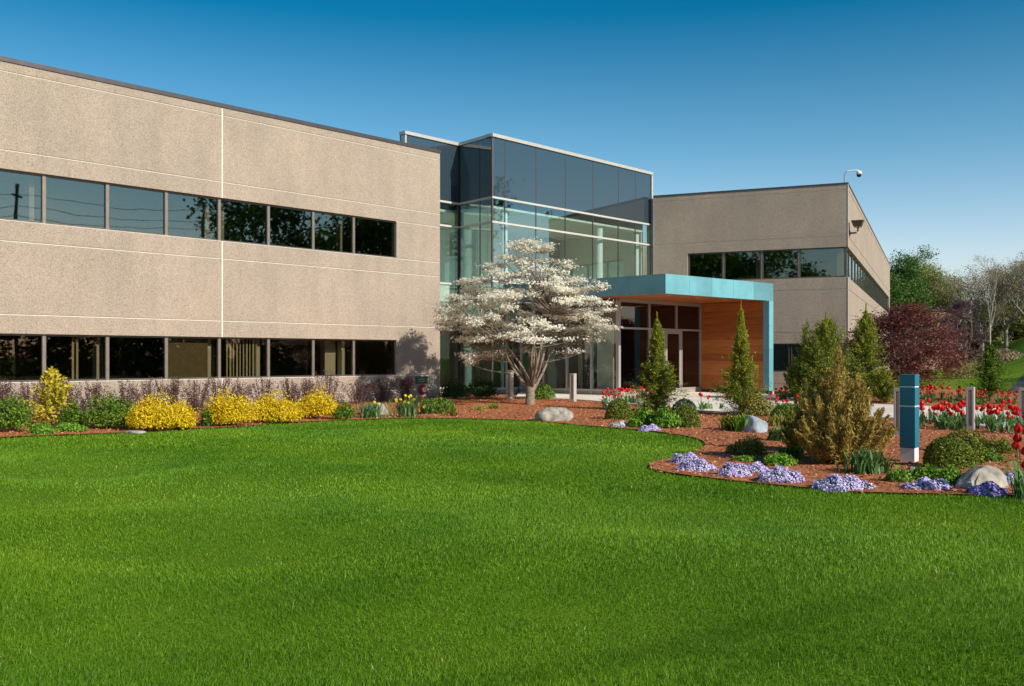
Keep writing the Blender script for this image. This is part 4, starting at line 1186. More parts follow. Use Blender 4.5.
# daffodils
def blades(n, h, spread, w_=.012, curve=.35):
    """strap leaves as tapered arcs, two segments"""
    a = RNG.uniform(0, 2 * pi, n); hh = h * RNG.uniform(.6, 1.1, n); out = RNG.uniform(.1, curve, n) * hh * 1.2
    bx = RNG.normal(0, spread, n); by = RNG.normal(0, spread, n)
    dx, dy = np.cos(a), np.sin(a); sx, sy = -dy * w_, dx * w_
    z0 = np.zeros(n)
    L = []
    for t, ww in ((0, .7), (.5, 1.0), (.85, .6), (1.0, .05)):
        cx = bx + dx * out * t * t; cy = by + dy * out * t * t; cz = hh * (t - .18 * t * t * (out / hh) * 2)
        L.append(np.stack([cx - sx * ww, cy - sy * ww, cz], -1)); L.append(np.stack([cx + sx * ww, cy + sy * ww, cz], -1))
    V = np.stack(L, 1).reshape(-1, 3); i = (np.arange(n) * 8)[:, None]
    Fq = np.stack([np.concatenate([i + 2 * k, i + 2 * k + 1, i + 2 * k + 3, i + 2 * k + 2], 1) for k in range(3)], 1).reshape(-1, 4)
    return V, Fq
def straps(px0, px1, py0, py1, n, mk, name, label, cat='plant', group=None, w_=.014, curve=.6):
    p = G((px0 + px1) / 2, py1 - 1); ww = (px1 - px0) / F * p.y; h = (py1 - py0) / F * p.y
    r_ = empty(name, p, label, cat, group)
    V, Fq = blades(n, h * 1.1, ww * .22, w_, curve)
    me = mesh_np('leaves', V, Fq, M[mk], RNG.random(len(Fq))); link('leaves', me, r_)
    return r_, ww, h
def daffs(px0, px1, py0, py1, nf, label):
    r_, ww, h = straps(px0, px1, py0 + 3, py1, 130, 'tulipleaf', 'daffodil_clump', label, 'flowers', None, .012, .5)
    for i in range(nf):
        x, y = random.uniform(-ww / 2, ww / 2), random.uniform(-.2, .2); z = h * random.uniform(.7, 1.05)
        q = MB(); q.tube([(x * .7, y * .7, 0), (x * .9, y * .9, z * .6), (x, y, z)], .005, 5); st = q.build('stem', M['l_bright'], r_)
        fd = Vector((random.uniform(-.5, .8), -1, random.uniform(-.1, .3))).normalized()
        q = MB(); nn = 6
        a = fd.cross(Vector((0, 0, 1))).normalized(); b_ = fd.cross(a)
        c = Vector((x, y, z)) + fd * .01
        for k in range(nn):
            t = 2 * pi * k / nn; e = a * cos(t) + b_ * sin(t); s2 = a * cos(t + pi / 2) + b_ * sin(t + pi / 2)
            q.add([c, c + e * .026 + s2 * .014 + fd * .004, c + e * .046, c + e * .026 - s2 * .018 + fd * .004], [(0, 1, 2, 3)])
        q.lathe([(.014, 0), (.018, .02), (.024, .032)], 10, at=c, axis=fd)
        q.build('bloom', M['daff'], r_)
daffs(358, 384, 399, 420, 2, 'daffodil clump with one yellow bloom in front of the grey boulder')
daffs(393, 420, 394, 419, 9, 'yellow daffodils in bloom below the red fire hose inlet')
r_ = shrub(420, 456, 398, 415, 2400, .035, 'l_green', 'green_shrub', 'low leafy green clump under the alarm bell at the corner', amp=.3, upleaf=True)
daffs(424, 436, 402, 416, 2, 'single pale daffodil beside the leafy clump at the corner')
shrub(441, 468, 380, 400, 3800, .035, 'l_dark', 'yew_shrub', 'dark green yew left half of the pair beside the tan corner', group='yews before the lobby glass', amp=.15, subs=6)
shrub(463, 494, 378, 400, 3800, .035, 'l_dark', 'yew_shrub', 'dark green yew right half of the pair before the lobby glass', group='yews before the lobby glass', amp=.15, subs=6)
shrub(529, 556, 384, 400, 2600, .035, 'l_green', 'green_shrub', 'rounded green shrub directly behind the dogwood trunk')
straps(472, 484, 406, 412, 40, 'l_bright', 'sprouting_perennial', 'small green sprout on mulch left of the dogwood, left one')
straps(486, 500, 403, 411, 50, 'l_bright', 'sprouting_perennial', 'small green sprout on mulch nearest the dogwood trunk')
straps(446, 458, 408, 418, 40, 'l_olive', 'sprouting_perennial', 'thin straw coloured sprout right of the corner clump')

# ------------------------------------------------------------------ right bed
bx = 'clipped box balls in the right bed'
shrub(606, 634, 397.5, 421, 5200, .022, 'l_box', 'box_ball', 'round clipped box ball in front of the left red tulips', group=bx, amp=.06, shell=.16)
shrub(673, 702, 403.5, 429, 5600, .022, 'l_box', 'box_ball', 'round clipped box ball right of the leafy green plants', group=bx, amp=.06, shell=.16)
shrub(674, 698, 398, 412, 3000, .022, 'l_dark', 'box_ball', 'darker box ball peeking out behind a lighter one', group=bx, amp=.06, shell=.16)
shrub(772, 806, 402, 425, 5200, .024, 'l_green', 'box_ball', 'dark green box ball at the walkway left of the golden juniper', group=bx, amp=.08, shell=.16)
shrub(932, 982, 437, 471, 9000, .020, 'l_box', 'box_ball', 'large dark box ball right of the teal sign', group=bx, amp=.1, shell=.2)
shrub(948, 996, 429, 455, 5200, .022, 'l_olive', 'box_ball', 'golden green shrub behind the large box ball', group=bx, amp=.12, shell=.2)
shrub(962, 987, 436, 467, 3500, .020, 'l_spire', 'box_ball', 'yellow green shrub merging with the large box ball', group=bx, amp=.12, shell=.2)
shrub(733, 769, 437, 457, 5000, .020, 'l_olive', 'low_juniper', 'low spreading golden green juniper in the middle of the mulch', amp=.3, shell=.3, subs=8)
shrub(985, 1020, 441, 456, 3200, .022, 'l_box', 'low_juniper', 'low dark juniper right of the large box ball', amp=.35, shell=.4, subs=8)
lf = 'leafy green perennials in the right bed'
shrub(632, 660, 410, 429, 2600, .042, 'l_bright', 'leafy_perennial', 'bright leafy clump between the box balls, left part', 'plant', lf, amp=.3, upleaf=True, subs=6)
shrub(655, 682, 409, 430, 2600, .042, 'l_bright', 'leafy_perennial', 'bright leafy clump between the box balls, touching the right ball', 'plant', lf, amp=.3, upleaf=True, subs=6)
shrub(766, 798, 453, 468, 2200, .028, 'l_bright', 'leafy_perennial', 'fresh green clump above the middle phlox cushions', 'plant', lf, amp=.3)
shrub(735, 762, 456, 464, 1000, .024, 'l_bright', 'leafy_perennial', 'thin green ground plant behind the phlox cushions', 'plant', lf, amp=.3, shell=.6)
shrub(887, 922, 470, 485, 1900, .022, 'l_bright', 'leafy_perennial', 'green mat in front of the teal sign base, left part', 'plant', lf, amp=.3, shell=.5, subs=8)
shrub(915, 946, 467, 483, 2200, .022, 'l_bright', 'leafy_perennial', 'green mat behind the right phlox cushion', 'plant', lf, amp=.3, shell=.5, subs=8)
shrub(940, 967, 467, 488, 2400, .022, 'l_bright', 'leafy_perennial', 'green mat touching the large pale boulder', 'plant', lf, amp=.3, shell=.5, subs=8)
shrub(978, 1015, 452, 464, 1500, .022, 'l_green', 'leafy_perennial', 'green foliage behind the large pale boulder', 'plant', lf, amp=.3, shell=.5, subs=8)
straps(720, 742, 415, 432, 130, 'l_spire', 'daylily_clump', 'pale green strap leaf clump left of the bluish boulder', w_=.02)
straps(735, 757, 415, 434, 130, 'l_bright', 'daylily_clump', 'green strap leaf clump touching the bluish boulder', w_=.02)
straps(769, 788, 426, 443, 110, 'tulipleaf', 'daylily_clump', 'upright blue green strap leaf clump right of the bluish boulder', w_=.02)
straps(779, 802, 446, 461, 110, 'l_green', 'daylily_clump', 'dark strap leaf clump behind the middle phlox', w_=.018)
straps(697, 712, 404, 412, 60, 'l_bright', 'daylily_clump', 'small strap leaf tuft at the walkway right of a box ball', w_=.015)
straps(848, 888, 450, 476, 200, 'tulipleaf', 'daylily_clump', 'large strap leaf clump at the foot of the golden juniper', w_=.016)
straps(764, 790, 415, 428, 90, 'l_olive', 'daylily_clump', 'straw green tuft below the dark box ball', w_=.014)
# phlox cushions
def phlox(px0, px1, py0, py1, label, mk='l_phlox', bare=.15, sc_=1.0):
    p, w_, h = box_px(px0, px1, py0, py1); h *= 1.05
    p.z = float(ground(p.x, p.y))
    r_ = empty('phlox_cushion', p, label, 'flowers', 'phlox cushions along the lawn edge')
    n = 2600; dirs = unit(n * 2); dirs = dirs[dirs[:, 2] > -.05][:n]
    ba = unit(8); R = np.ones(len(dirs))
    for k in range(8): R += .16 * RNG.uniform(-1, 1) * np.maximum(0, dirs @ ba[k]) ** 5
    R *= RNG.uniform(.86, 1.04, len(dirs)); dirs[:, 2] = np.abs(dirs[:, 2]) ** 1.25 * np.sign(dirs[:, 2]); pos = dirs * R[:, None] * np.array([w_ / 2, w_ * .36, h * .78]); pos += .02 * np.sin(pos[:, [1, 2, 0]] * 31 + px0)
    leafcloud('foliage', pos * .93, dirs + RNG.normal(0, .5, dirs.shape), .018, M['l_green'], r_, .4)
    n = 2100; s = RNG.permutation(len(dirs))[:n]; fp = pos[s]
    q = np.sin(fp[:, 0] * 14 / max(w_, .3) + 2) * np.sin(fp[:, 1] * 19 + 1); keep = (q > -1 + bare * 2 * RNG.random(len(fp))) | (RNG.random(len(fp)) < .4)
    fp = fp[keep]; dn = dirs[s][keep]
    P2 = np.repeat(fp * 1.03, 2, 0); N2 = np.repeat(dn + np.array([0, 0, .3]) + RNG.normal(0, .55, dn.shape), 2, 0)
    va = np.repeat(RNG.random(len(fp)), 2)
    leafcloud('blossom', P2, N2, .0175 * sc_, M[mk], r_, .55, var=va)
phlox(611, 634, 421, 428.5, 'whitish small cushion beneath the left box ball', 'l_whitefl', .6, 1.3)
phlox(640, 662, 423.5, 432, 'small pale lilac cushion at the lawn lobe', 'l_phlox', .3, 1.2)
phlox(672, 705, 451.5, 466, 'pale lilac phlox cushion, rear half of the leftmost pair')
phlox(678, 720, 457, 474, 'pale lilac phlox cushion, front half of the leftmost pair')
phlox(720, 752, 463, 479, 'pale lilac phlox cushion just right of the leftmost pair')
phlox(742, 773, 462, 476, 'pale lilac phlox cushion behind and between its neighbours')
phlox(762, 806, 468, 485.5, 'pale lilac phlox cushion in front of the fresh green clump')
phlox(821, 875, 475, 492.5, 'pale lilac phlox cushion below the golden juniper')
phlox(907, 958, 477, 493, 'lilac phlox cushion in front of the teal sign', 'l_phlox')
phlox(975, 1014, 482, 497.5, 'deep violet phlox cushion in front of the large pale boulder', 'l_violet')
phlox(1000, 1022, 472, 487, 'small violet phlox behind the near red tulips', 'l_phlox')

# conifers
p = G(657, 412); sc_ = p.y / F
sprays(p, 98 * sc_, lambda t: sc_ * float(np.interp(t, [0, .12, .3, .5, .8, 1], [23, 24, 14, 7, 4, 1])), 620, 80, .036, M['l_spire'], 'cypress_tree', 'slender green cypress before the glass doors, with drooping side sprays', 'tree', 'young cypresses by the walkway', up0=.15, up1=1.15, jitter=.5, aspect=.26, gold=.35)
p = G(741, 416); sc_ = p.y / F
sprays(p, 113 * sc_, lambda t: sc_ * float(np.interp(t, [0, .12, .3, .5, .75, 1], [22, 23, 13, 7, 3.5, 1])), 620, 80, .036, M['l_spire'], 'cypress_tree', 'taller slender cypress before the cedar wall, its top gold tipped', 'tree', 'young cypresses by the walkway', up0=.25, up1=1.15, jitter=.5, aspect=.26, gold=.6)
p = G(757, 417)
mound(p, .9, .7, .5, 2200, .035, M['l_olive'], 'green_shrub', 'olive green low shrub at the foot of the taller cypress', 'shrub', amp=.3)
def feather(loc, H, Rr, npl, nl, leaf, m_, name, label, cat, group=None, fan=.55, wid=.085):
    """upright juniper of many pointed plumes rising from one foot"""
    r_ = empty(name, loc, label, cat, group)
    f = np.sqrt(RNG.random(npl)); a = RNG.uniform(0, 2 * pi, npl); f[:3] *= .15
    hz = H * (1 - .72 * f ** 1.15) * RNG.uniform(.82, 1.06, npl); hz[0] = H
    tip = np.stack([np.cos(a) * f * Rr, np.sin(a) * f * Rr, hz], -1)
    mid = tip * np.array([.72, .72, .42])
    def bez(t): return mid[:, None, :] * (2 * t * (1 - t))[:, :, None] + tip[:, None, :] * (t * t)[:, :, None]
    t = .16 + .84 * RNG.random((npl, nl)) ** .9
    P_ = bez(t); D = bez(np.minimum(t + .05, 1.05)) - P_; D /= np.linalg.norm(D, axis=2)[:, :, None] + 1e-9
    L_ = np.linalg.norm(tip, axis=1)[:, None]
    sg = wid * L_ * np.clip(1.12 - t, .04, 1) * np.clip(t * 3.0, .3, 1)
    P_ = P_ + RNG.normal(0, 1, P_.shape) * sg[:, :, None]
    P_ = P_.reshape(-1, 3); D = D.reshape(-1, 3); va = (RNG.random((npl, 1)) * .35 + RNG.random((npl, nl)) * .65).reshape(-1)
    k = P_[:, 2] > .03
    leafcloud('foliage', P_[k], unit(k.sum()), leaf * RNG.uniform(.6, 1.4, k.sum()), m_, r_, .24, up=(D + unit(len(D)) * .45)[k], var=va[k])
    ts = np.linspace(0, .9, 6); A, B_ = [], []
    for q in range(5):
        A.append(bez(np.full((npl, 1), ts[q]))[:, 0]); B_.append(bez(np.full((npl, 1), ts[q + 1]))[:, 0])
    sticks('stem', np.concatenate(A), np.concatenate(B_), .009, .006, M['bark'], r_, 4)
    return r_
p = G(849, 467); p.y += .35; sc_ = p.y / F
feather(p, 116 * sc_, 55 * sc_, 120, 560, .031, M['l_tan'], 'golden_juniper', 'big feathery golden brown juniper left of the teal sign', 'conifer')
p = G(822, 458); p.y += .9; sc_ = p.y / F
feather(p, 74 * sc_, 30 * sc_, 40, 420, .030, M['l_olive'], 'golden_juniper', 'olive green lower juniper at the left flank of the golden one', 'conifer')
def spire_at(pxb, pyb, top, halfw, label, mk='l_spire', nb=330, pw=.8, **kw):
    p = G(pxb, pyb); s_ = p.y / F
    return sprays(p, (pyb - top) * s_, lambda t: halfw * s_ * max(0, 1 - t) ** (pw + .25) + .03, nb, 80, .044, M[mk], 'cypress_tree', label, 'tree', 'young cypresses by the walkway', jitter=.6, aspect=.26, **kw)
spire_at(826, 404, 314, 30, 'dark green cypress behind the golden juniper, left of its pair', 'l_spire', up0=.35, up1=1.2, gold=.2, pw=.75)
p = G(808, 402); feather(p, 80 * p.y / F, 26 * p.y / F, 40, 600, .05, M['l_spire'], 'cypress_tree', 'bushy green cypress at the left edge of the group behind the juniper', 'tree', 'young cypresses by the walkway')
spire_at(866, 402, 305, 22, 'tall cypress against the pale side wall behind the juniper', 'l_spire', up0=.3, up1=1.2, gold=.3, pw=.85)
spire_at(884, 404, 368, 16, 'small yellow green conifer left of the sign top', 'l_spire', 160, up0=.3, up1=1.0, gold=.3)
spire_at(990, 402, 343, 18, 'small dark conifer at the right behind the tulips', 'l_green', 200, up0=.3, up1=1.1)
shrub(966, 983, 394, 406, 900, .04, 'l_green', 'green_shrub', 'small green shrub behind the right bollard light')

# red maple
def layered(px, pyb, top, halfw, mk, label, name='red_maple', nclump=150, nl=150, leaf=.05, seed=4, yoff=0, cat='tree', lowf=.12):
    base = G(px, pyb); base.y += yoff; s_ = base.y / F; H = (pyb - top) * s_; R = halfw * s_
    r_ = empty(name, base, label, cat)
    rr = random.Random(seed); P_, Nn, B0, B1, R0 = [], [], [], [], []
    q = MB(); st = []
    for i in range(6):
        a = 2 * pi * i / 6 + rr.uniform(-.3, .3); d = Vector((cos(a) * .5, sin(a) * .5, 1)).normalized(); p = Vector((0, 0, 0)); pts = [Vector((0, 0, -.05))]
        for k in range(5):
            d = (d + Vector((rr.gauss(0, .15), rr.gauss(0, .15), .02))).normalized(); p = p + d * H * .15; pts.append(p.copy())
        q.tube(pts, [.06 * (1 - .13 * k) for k in range(6)], 7); st.append(pts)
    q.build('trunk', M['bark'], r_, smooth=True)
    for i in range(nclump):
        t = rr.random() ** .75; z = H * (lowf + (1 - lowf) * t); rmax = R * sqrt(max(0.02, 1 - ((t - .3) / .72) ** 2)) if t > .3 else R * (.82 + .6 * t)
        a = rr.uniform(0, 2 * pi); f = rr.random() ** .45
        c = Vector((cos(a) * rmax * f, sin(a) * rmax * f, z + rr.uniform(-.1, .1)))
        b0 = min((s2[k] for s2 in st for k in range(1, 6)), key=lambda v: (v - c).length)
        B0.append(b0[:]); B1.append(c[:])
        rad = rr.uniform(.10, .2) * R
        for k in range(nl):
            P_.append((c.x + rr.gauss(0, rad), c.y + rr.gauss(0, rad), c.z + rr.gauss(0, rad * .38) - .12 * rad)); Nn.append((rr.gauss(0, .6), rr.gauss(0, .6), 1))
    sticks('branch', B0, B1, .018, .005, M['bark'], r_, 4)
    P_ = np.array(P_); k = P_[:, 2] > .02
    leafcloud('crown', P_[k], np.array(Nn)[k], leaf * RNG.uniform(.5, 1.3, k.sum()), M[mk], r_, .45)
layered(927, 399, 311, 56, 'l_red', 'dark red cutleaf maple between the right wing and the bollard light', yoff=2, nclump=210, nl=130, leaf=.055)
layered(880, 400, 345, 16, 'l_red', 'smaller dark red maple touching the right wing side wall', nclump=60, nl=90, yoff=2.5, leaf=.05, seed=9)
layered(962, 378, 302, 24, 'l_plum', 'airy purple leaved plum behind the red maple', 'plum_tree', 80, 70, .08, 6)

# tulips
def tulip_mesh(h, bl, nleaf):
    """stem, bloom and leaves meshes of one tulip"""
    q = MB(); q.tube([(0, 0, 0), (.004, 0, h * .5), (0, .004, h - bl * .4)], .0045, 5)
    stem = q
    b = MB()
    for k in range(6):
        a = 2 * pi * k / 6 + random.uniform(-.1, .1); inner = k % 2
        rad = bl * (.40 if inner else .46)
        d = Vector((cos(a), sin(a), 0)); s_ = Vector((-sin(a), cos(a), 0))
        rows = [(0, .06, .10), (.22, .85, .55), (.55, 1.0, .62), (.85, .72, .42), (1.08, .40, .05)]
        vs = []
        for t, rf, wf in rows:
            c = d * rad * rf + Vector((0, 0, h - bl * .5 + bl * t))
            vs += [c - s_ * rad * wf * 1.15 - d * rad * .12, c, c + s_ * rad * wf * 1.15 - d * rad * .12]
        fs_ = []
        for r in range(len(rows) - 1):
            for m2 in range(2): i = r * 3 + m2; fs_.append((i, i + 1, i + 4, i + 3))
        b.add(vs, fs_)
    V, Fq = blades(nleaf, h * .72, .02, .019, .55)
    return stem, b, V, Fq
def tulip_single(h, bl, nleaf):
    stem, b, V, Fq = tulip_mesh(h, bl, nleaf)
    q = MB(); q.v = list(stem.v); q.f = list(stem.f); q.mi = [0] * len(stem.f)
    q.add(b.v, b.f, 1)
    q.add([tuple(v) for v in V], [tuple(int(i) for i in f) for f in Fq], 0)
    me = bpy.data.meshes.new('tulip'); me.from_pydata(q.v, [], q.f); me.materials.append(M['tulipleaf']); me.materials.append(M['tulip'])
    me.polygons.foreach_set('material_index', q.mi); me.polygons.foreach_set('use_smooth', [m_ == 1 for m_ in q.mi]); me.update()
    at = me.attributes.new('var', 'FLOAT', 'FACE'); at.data.foreach_set('value', [random.random() for _ in q.f])
    return me
TM = [tulip_single(.42 * random.uniform(.85, 1.1), .088, 6) for _ in range(6)]
def tulip_row(pts, label, group, sc0=1.0):
    for p in pts:
        o = link('tulip', random.choice(TM), None, p); s_ = sc0 * random.uniform(.62, 1.15)
        o.scale = (s_ * 1.1, s_ * 1.1, s_); o.rotation_euler = (random.gauss(0, .11), random.gauss(0, .11), random.uniform(0, 6.28))
        tag(o, label, 'tulip', group)
def scatter(n, px0, px1, f0, f1, slope=0):
    out = []
    for _ in range(n):
        px = random.uniform(px0, px1); p = G(px, random.uniform(f0, f1) + slope * (px - px0)); p.z += .02; out.append(p)
    return out
tulip_row(scatter(100, 919, 1030, 419, 430, .06), 'red tulip in the dense row before the pale walkway at right', 'red tulips between the sign and the right edge', 1.12)
tulip_row(scatter(34, 921, 965, 399, 404), 'red tulip behind the walkway and left of the right bollard', 'red tulips behind the right walkway', 1.0)
tulip_row(scatter(32, 975, 1030, 401, 406), 'red tulip behind the walkway near the small dark conifer', 'red tulips before the driveway', 1.0)
tulip_row(scatter(46, 602, 652, 402, 409), 'red tulip in the group left of the first cypress', 'red tulips before the vestibule', 1.15)
tulip_row(scatter(6, 652, 685, 404, 410), 'red tulip scattered right of the first cypress', 'scattered tulips between the cypresses', 1.0)
tulip_row(scatter(5, 692, 725, 409, 413), 'red tulip at the walkway edge before the cedar wall', 'scattered tulips before the cedar wall', 1.0)
tulip_row(scatter(22, 752, 812, 410, 417), 'red tulip above the dark box ball at the walkway', 'red tulips by the canopy fin', 1.0)
tulip_row(scatter(18, 773, 806, 398, 402), 'red tulip at the wall base right of the canopy fin', 'red tulips below the right wing window', 1.0)
# white flowers by the left tulips
for k, px in enumerate((612, 620, 641, 647)):
    p = G(px, 406); mound(p, .3, .3, .28, 160, .028, M['l_whitefl'], 'white_flower_clump', 'small clump of white flowers among the left tulips', 'flowers', 'white flowers by the left tulips', stems=False)
# near tulips at the right edge
for i, (px, py, hpx) in enumerate(((1019, 500, 62), (1025, 499, 48), (1016, 498, 52), (1030, 502, 66), (1026, 505, 40), (1034, 498, 58), (1023, 497, 68))):
    p = G(px, py); h = hpx / F * p.y
    labs = ('large red tulip at the right picture edge, its stem leaning into view', )
    r_ = empty('tulip', p, 'large red tulip in the nearest clump at the right picture edge', 'tulip', 'near red tulips at the right edge')
    st, b, V, Fq = tulip_mesh(h, .10, 6)
    st.build('stem', M['tulipleaf'], r_); b.build('bloom', M['tulip'], r_, smooth=True)
    me = mesh_np('leaves', V, Fq, M['tulipleaf'], RNG.random(len(Fq))); link('leaves', me, r_)
    r_.rotation_euler = (random.gauss(0, .06), random.gauss(0, .06), random.uniform(0, 6))

# ------------------------------------------------------------------ far trees and building
def gz(x, y): return Vector((x, y, float(ground(x, y))))
def far_at(px, Y): return gz((px - HX) / F * Y, Y)
def hgt(px, top, Y): return EYE + (HY - top) / F * Y - float(ground((px - HX) / F * Y, Y))
ft = 'trees beyond the right wing'
for px, top, Y, cw, mk, nl, lf_, lab, sd in (
        (893, 255, 92, 5.4, 'l_fardark', 30000, .085, 'dense dark green tree just behind the right wing end', 21),
        (913, 283, 96, 2.6, 'l_fardark', 9000, .085, 'smaller dark green tree right of the dense one', 22),
        (925, 260, 118, 6.0, 'l_far', 26000, .085, 'yellow green leafing tree behind the dark evergreens', 23),
        (945, 268, 122, 4.8, 'l_far', 12000, .085, 'loose yellow green tree above the far brown building', 24)):
    broad_tree(far_at(px, Y), sd, hgt(px, top, Y), cw, M[mk], nl, lf_, lab, group=ft, clump=1.0, twigr=.02)
for px, top, Y, cw, lab, sd, nl in (
        (982, 264, 108, 6.4, 'broad bare tree left of the far lawn', 31, 7000), (1006, 262, 112, 7, 'wide bare crowned tree over the far lawn', 32, 8000), (1028, 248, 104, 9, 'tall bare tree at the right picture edge', 38, 8000),
        (1052, 246, 110, 12, 'bare tree beyond the right picture edge', 34, 5000), (962, 285, 120, 6, 'small bare tree behind the far brown building', 35, 3000)):
    broad_tree(far_at(px, Y), sd, hgt(px, top, Y), cw, M['l_bud'], nl * 2, .055, lab, bark='twig', group=ft, clump=.9, nchild=(5, 4, 4, 4), twigr=.022, upb=.2)
for px, top, Y, cw, lab, sd in ((1008, 306, 118, 12, 'low green brush behind the bare trees', 41), (1040, 300, 120, 14, 'low green brush at the right edge behind the bare trees', 42), (975, 312, 122, 9, 'low green brush left of the far lawn', 43)):
    broad_tree(far_at(px, Y), sd, hgt(px, top, Y), cw, M['l_far'], 14000, .10, lab, trunk=.12, group=ft, clump=1.2, twigr=.02)
# slender pale-stemmed sapling
broad_tree(far_at(990, 60), 51, hgt(990, 268, 60), 1.3, M['l_bud'], 300, .04, 'slender bare sapling with a pale trunk above the small dark conifer', bark='palebark', name='sapling', tr=.009, trunk=.62, levels=3, twigr=.006, upb=.45, spread=(.25, .4, .5), nchild=(3, 3, 2))
for i, px in enumerate(range(885, 1120, 17)):
    q_ = far_at(px, 128 + 3 * (i % 3)); mound(q_, 6.5, 5, 5.0 + 1.5 * sin(i * 2.1), 5000, .2, M['l_olive' if i % 3 else 'l_far'], 'brush_thicket', 'olive thicket in the undergrowth under the far bare trees', 'shrub', 'thickets under the far bare trees', amp=.3, stems=False)
# far building
Y = 112; a_, b_2 = far_at(898, Y), far_at(985, Y + 4)
root = empty('far_building', a_, 'distant low brown building behind the red maple', 'building')
fb = rel(frame(a_, (b_2 - a_)), a_)
zt_ = W(905, 308, Y).z; z0_ = a_.z - 1
q = MB(); q.box(0, 10, 0, 8, z0_, zt_ - .3, fb); q.build('wall', M['farwall'], root)
q = MB(); q.box(-.15, 10.15, -.15, 8.15, zt_ - .29, zt_, fb); q.build('roof', M['coping'], root)
for k in range(4):
    q = MB(); q.box(1 + k * 2.3, 2.3 + k * 2.3, -.04, -.01, zt_ - 2.2, zt_ - 1.1, fb); q.build('window', M['spandrel'], root)
# barberry-like reddish shrubs before far lawn
p = far_at(962, 66); mound(p, 2.6, 2.2, 1.3, 3000, .06, M['l_far'], 'green_shrub', 'yellow green low shrub between the plum and the far lawn', 'shrub')
p = far_at(1002, 84); mound(p, 3.6, 2.5, 1.3, 2500, .10, M['tanrock'] and M['l_bud'], 'copper_shrub', 'rusty brown shrub on the far lawn slope', 'shrub')

# trees and poles off to the right, mirrored in the office windows
rg = 'trees across the road, mirrored in the windows'
for i, (x, y, h, cw, mk, nl) in enumerate(((50, 20, 17, 8, 'l_fardark', 5000), (55, 25.5, 13.5, 7, 'l_fardark', 4500), (52, 31, 18, 8, 'l_fardark', 5500), (53, 38, 18.5, 8, 'l_fardark', 5500), (49, 26, 9, 8, 'l_fardark', 5000), (58, 12, 8, 11, 'l_fardark', 6000), (56, 3, 7, 11, 'l_fardark', 6000), (54, -7, 8, 12, 'l_fardark', 6000), (60, 17, 9, 10, 'l_fardark', 6000))):
    broad_tree(gz(x, y), 60 + i, h, cw, M[mk], nl, .24, 'dark tree across the road to the right, seen only as a window reflection', levels=3, group=rg, clump=1.5, twigr=.03)
for i in range(14):
    x, y = 50 + 3 * sin(i * 1.7), -16 + i * 4.6
    mound(gz(x, y), 6.4, 5, 5.2 + sin(i * 2.3), 1500, .30, M['l_fardark'], 'roadside_shrub', 'dense dark shrub in the roadside screen to the right, seen only as a window reflection', 'shrub', 'roadside screen mirrored in the windows', stems=False, amp=.25)
for i, (x, y, h, cw) in enumerate(((-47, -9, 19, 11), (-41, -17, 17.5, 10), (-35, -22, 16, 10), (-28, -27, 12.5, 8), (-23, -33, 11, 8), (-55, -2, 20, 12))):
    broad_tree(gz(x, y), 80 + i, h, cw, M['l_fardark'], 6000, .26, 'dark tree across the lawn to the left, mirrored in the right wing windows', levels=3, group='trees mirrored in the right wing windows', clump=1.5, twigr=.03)
pts = [(34, 6.5, 14.0), (47.5, 16.5, 15.0)]
for x, y, h in pts:
    root = empty('utility_pole', (x, y, 0), 'timber utility pole beside the road, seen only as a window reflection', 'pole', 'utility poles mirrored in the windows')
    q = MB(); q.tube([(0, 0, -.3), (0, 0, h)], [.17, .12], 10); q.build('pole', M['poletimber'], root)
    q = MB(); q.box(-.9, .9, -.05, .05, h - .9, h - .75); q.build('crossarm', M['poletimber'], root)
for i, dz in enumerate((-.7, -1.6, -2.3)):
    a_ = Vector((pts[0][0], pts[0][1], pts[0][2] + dz)); b2 = Vector((pts[1][0], pts[1][1], pts[1][2] + dz)); d = b2 - a_
    q = MB(); q.tube([a_ + d * t + Vector((0, 0, -1.2 * (t - .0) * (1 - t) * 4 * (.3)))for t in [k / 10 - .0 for k in range(11)]] , .02, 4)
    e_ = a_ - d * 1.5; q.tube([a_ + (e_ - a_) * t + Vector((0, 0, -.8 * t * (1 - t) * 4)) for t in [k / 10 for k in range(11)]], .02, 4)
    o = q.build('utility_wire', M['darkbase']); tag(o, 'overhead wire strung between the utility poles', 'wire', 'wires mirrored in the windows')

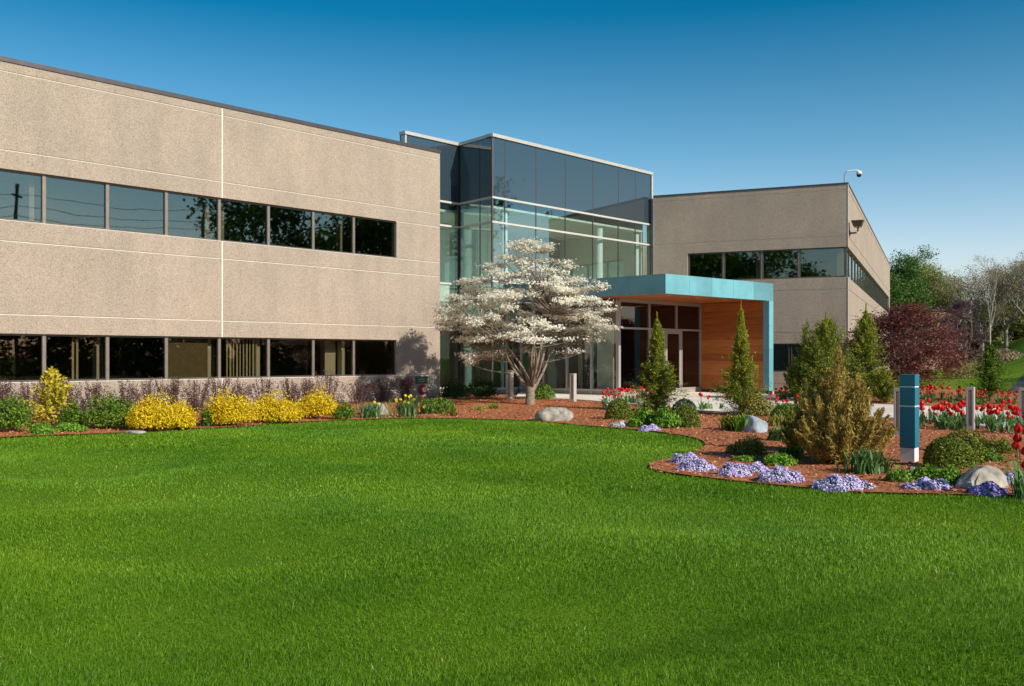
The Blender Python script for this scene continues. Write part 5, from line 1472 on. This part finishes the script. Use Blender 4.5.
# ------------------------------------------------------------------ light, sky, camera
AZ = radians(40); EL = radians(31)
sdir = Vector((cos(AZ) * cos(EL), -sin(AZ) * cos(EL), sin(EL)))
ld = bpy.data.lights.new('sun', 'SUN'); ld.energy = 4.8; ld.angle = radians(.5); ld.color = (1, .92, .80)
lo = bpy.data.objects.new('sun', ld); C.objects.link(lo); lo.rotation_euler = sdir.to_track_quat('Z', 'Y').to_euler(); lo.location = (20, -10, 30)
wd = bpy.data.worlds.new('World'); S.world = wd; wd.use_nodes = True; nt = wd.node_tree
bg = nt.nodes['Background']
sky = nt.nodes.new('ShaderNodeTexSky'); sky.sky_type = 'NISHITA'; sky.sun_disc = False
sky.sun_elevation = EL; sky.sun_rotation = math.atan2(sdir.x, sdir.y)
sky.air_density = 1.0; sky.dust_density = .6; sky.ozone_density = 2.5; sky.altitude = 0
tc = N(nt, 'ShaderNodeTexCoord'); sx = N(nt, 'ShaderNodeSeparateXYZ'); nt.links.new(tc.outputs['Generated'], sx.inputs[0])
rp_ = ramp(nt, sx.outputs['Z'], [(0.0, (1.6, 1.32, 1.30)), (.10, (1.28, 1.20, 1.17)), (.20, (.58, .93, .97)), (.33, (.02, .56, .72)), (1.0, (.10, .42, .60))])
mu = N(nt, 'ShaderNodeMix', data_type='RGBA', blend_type='MULTIPLY'); mu.inputs[0].default_value = 1
nt.links.new(sky.outputs[0], mu.inputs[6]); nt.links.new(rp_.outputs[0], mu.inputs[7])
nt.links.new(mu.outputs[2], bg.inputs[0]); bg.inputs[1].default_value = .115

cam = bpy.data.cameras.new('camera'); co = bpy.data.objects.new('camera', cam); C.objects.link(co); S.camera = co
co.location = (0, 0, EYE); co.rotation_euler = (radians(90), 0, 0)
cam.sensor_width = 36; cam.lens = 36 * F / 1024; cam.shift_y = (HY - 343) / 1024; cam.clip_end = 3000; cam.clip_start = .1
S.view_settings.view_transform = 'Standard'; S.view_settings.look = 'None'; S.view_settings.gamma = 1; S.view_settings.exposure = 0.22
S.render.engine = 'CYCLES'; S.cycles.max_bounces = 8; S.cycles.transparent_max_bounces = 24; S.cycles.use_denoising = True
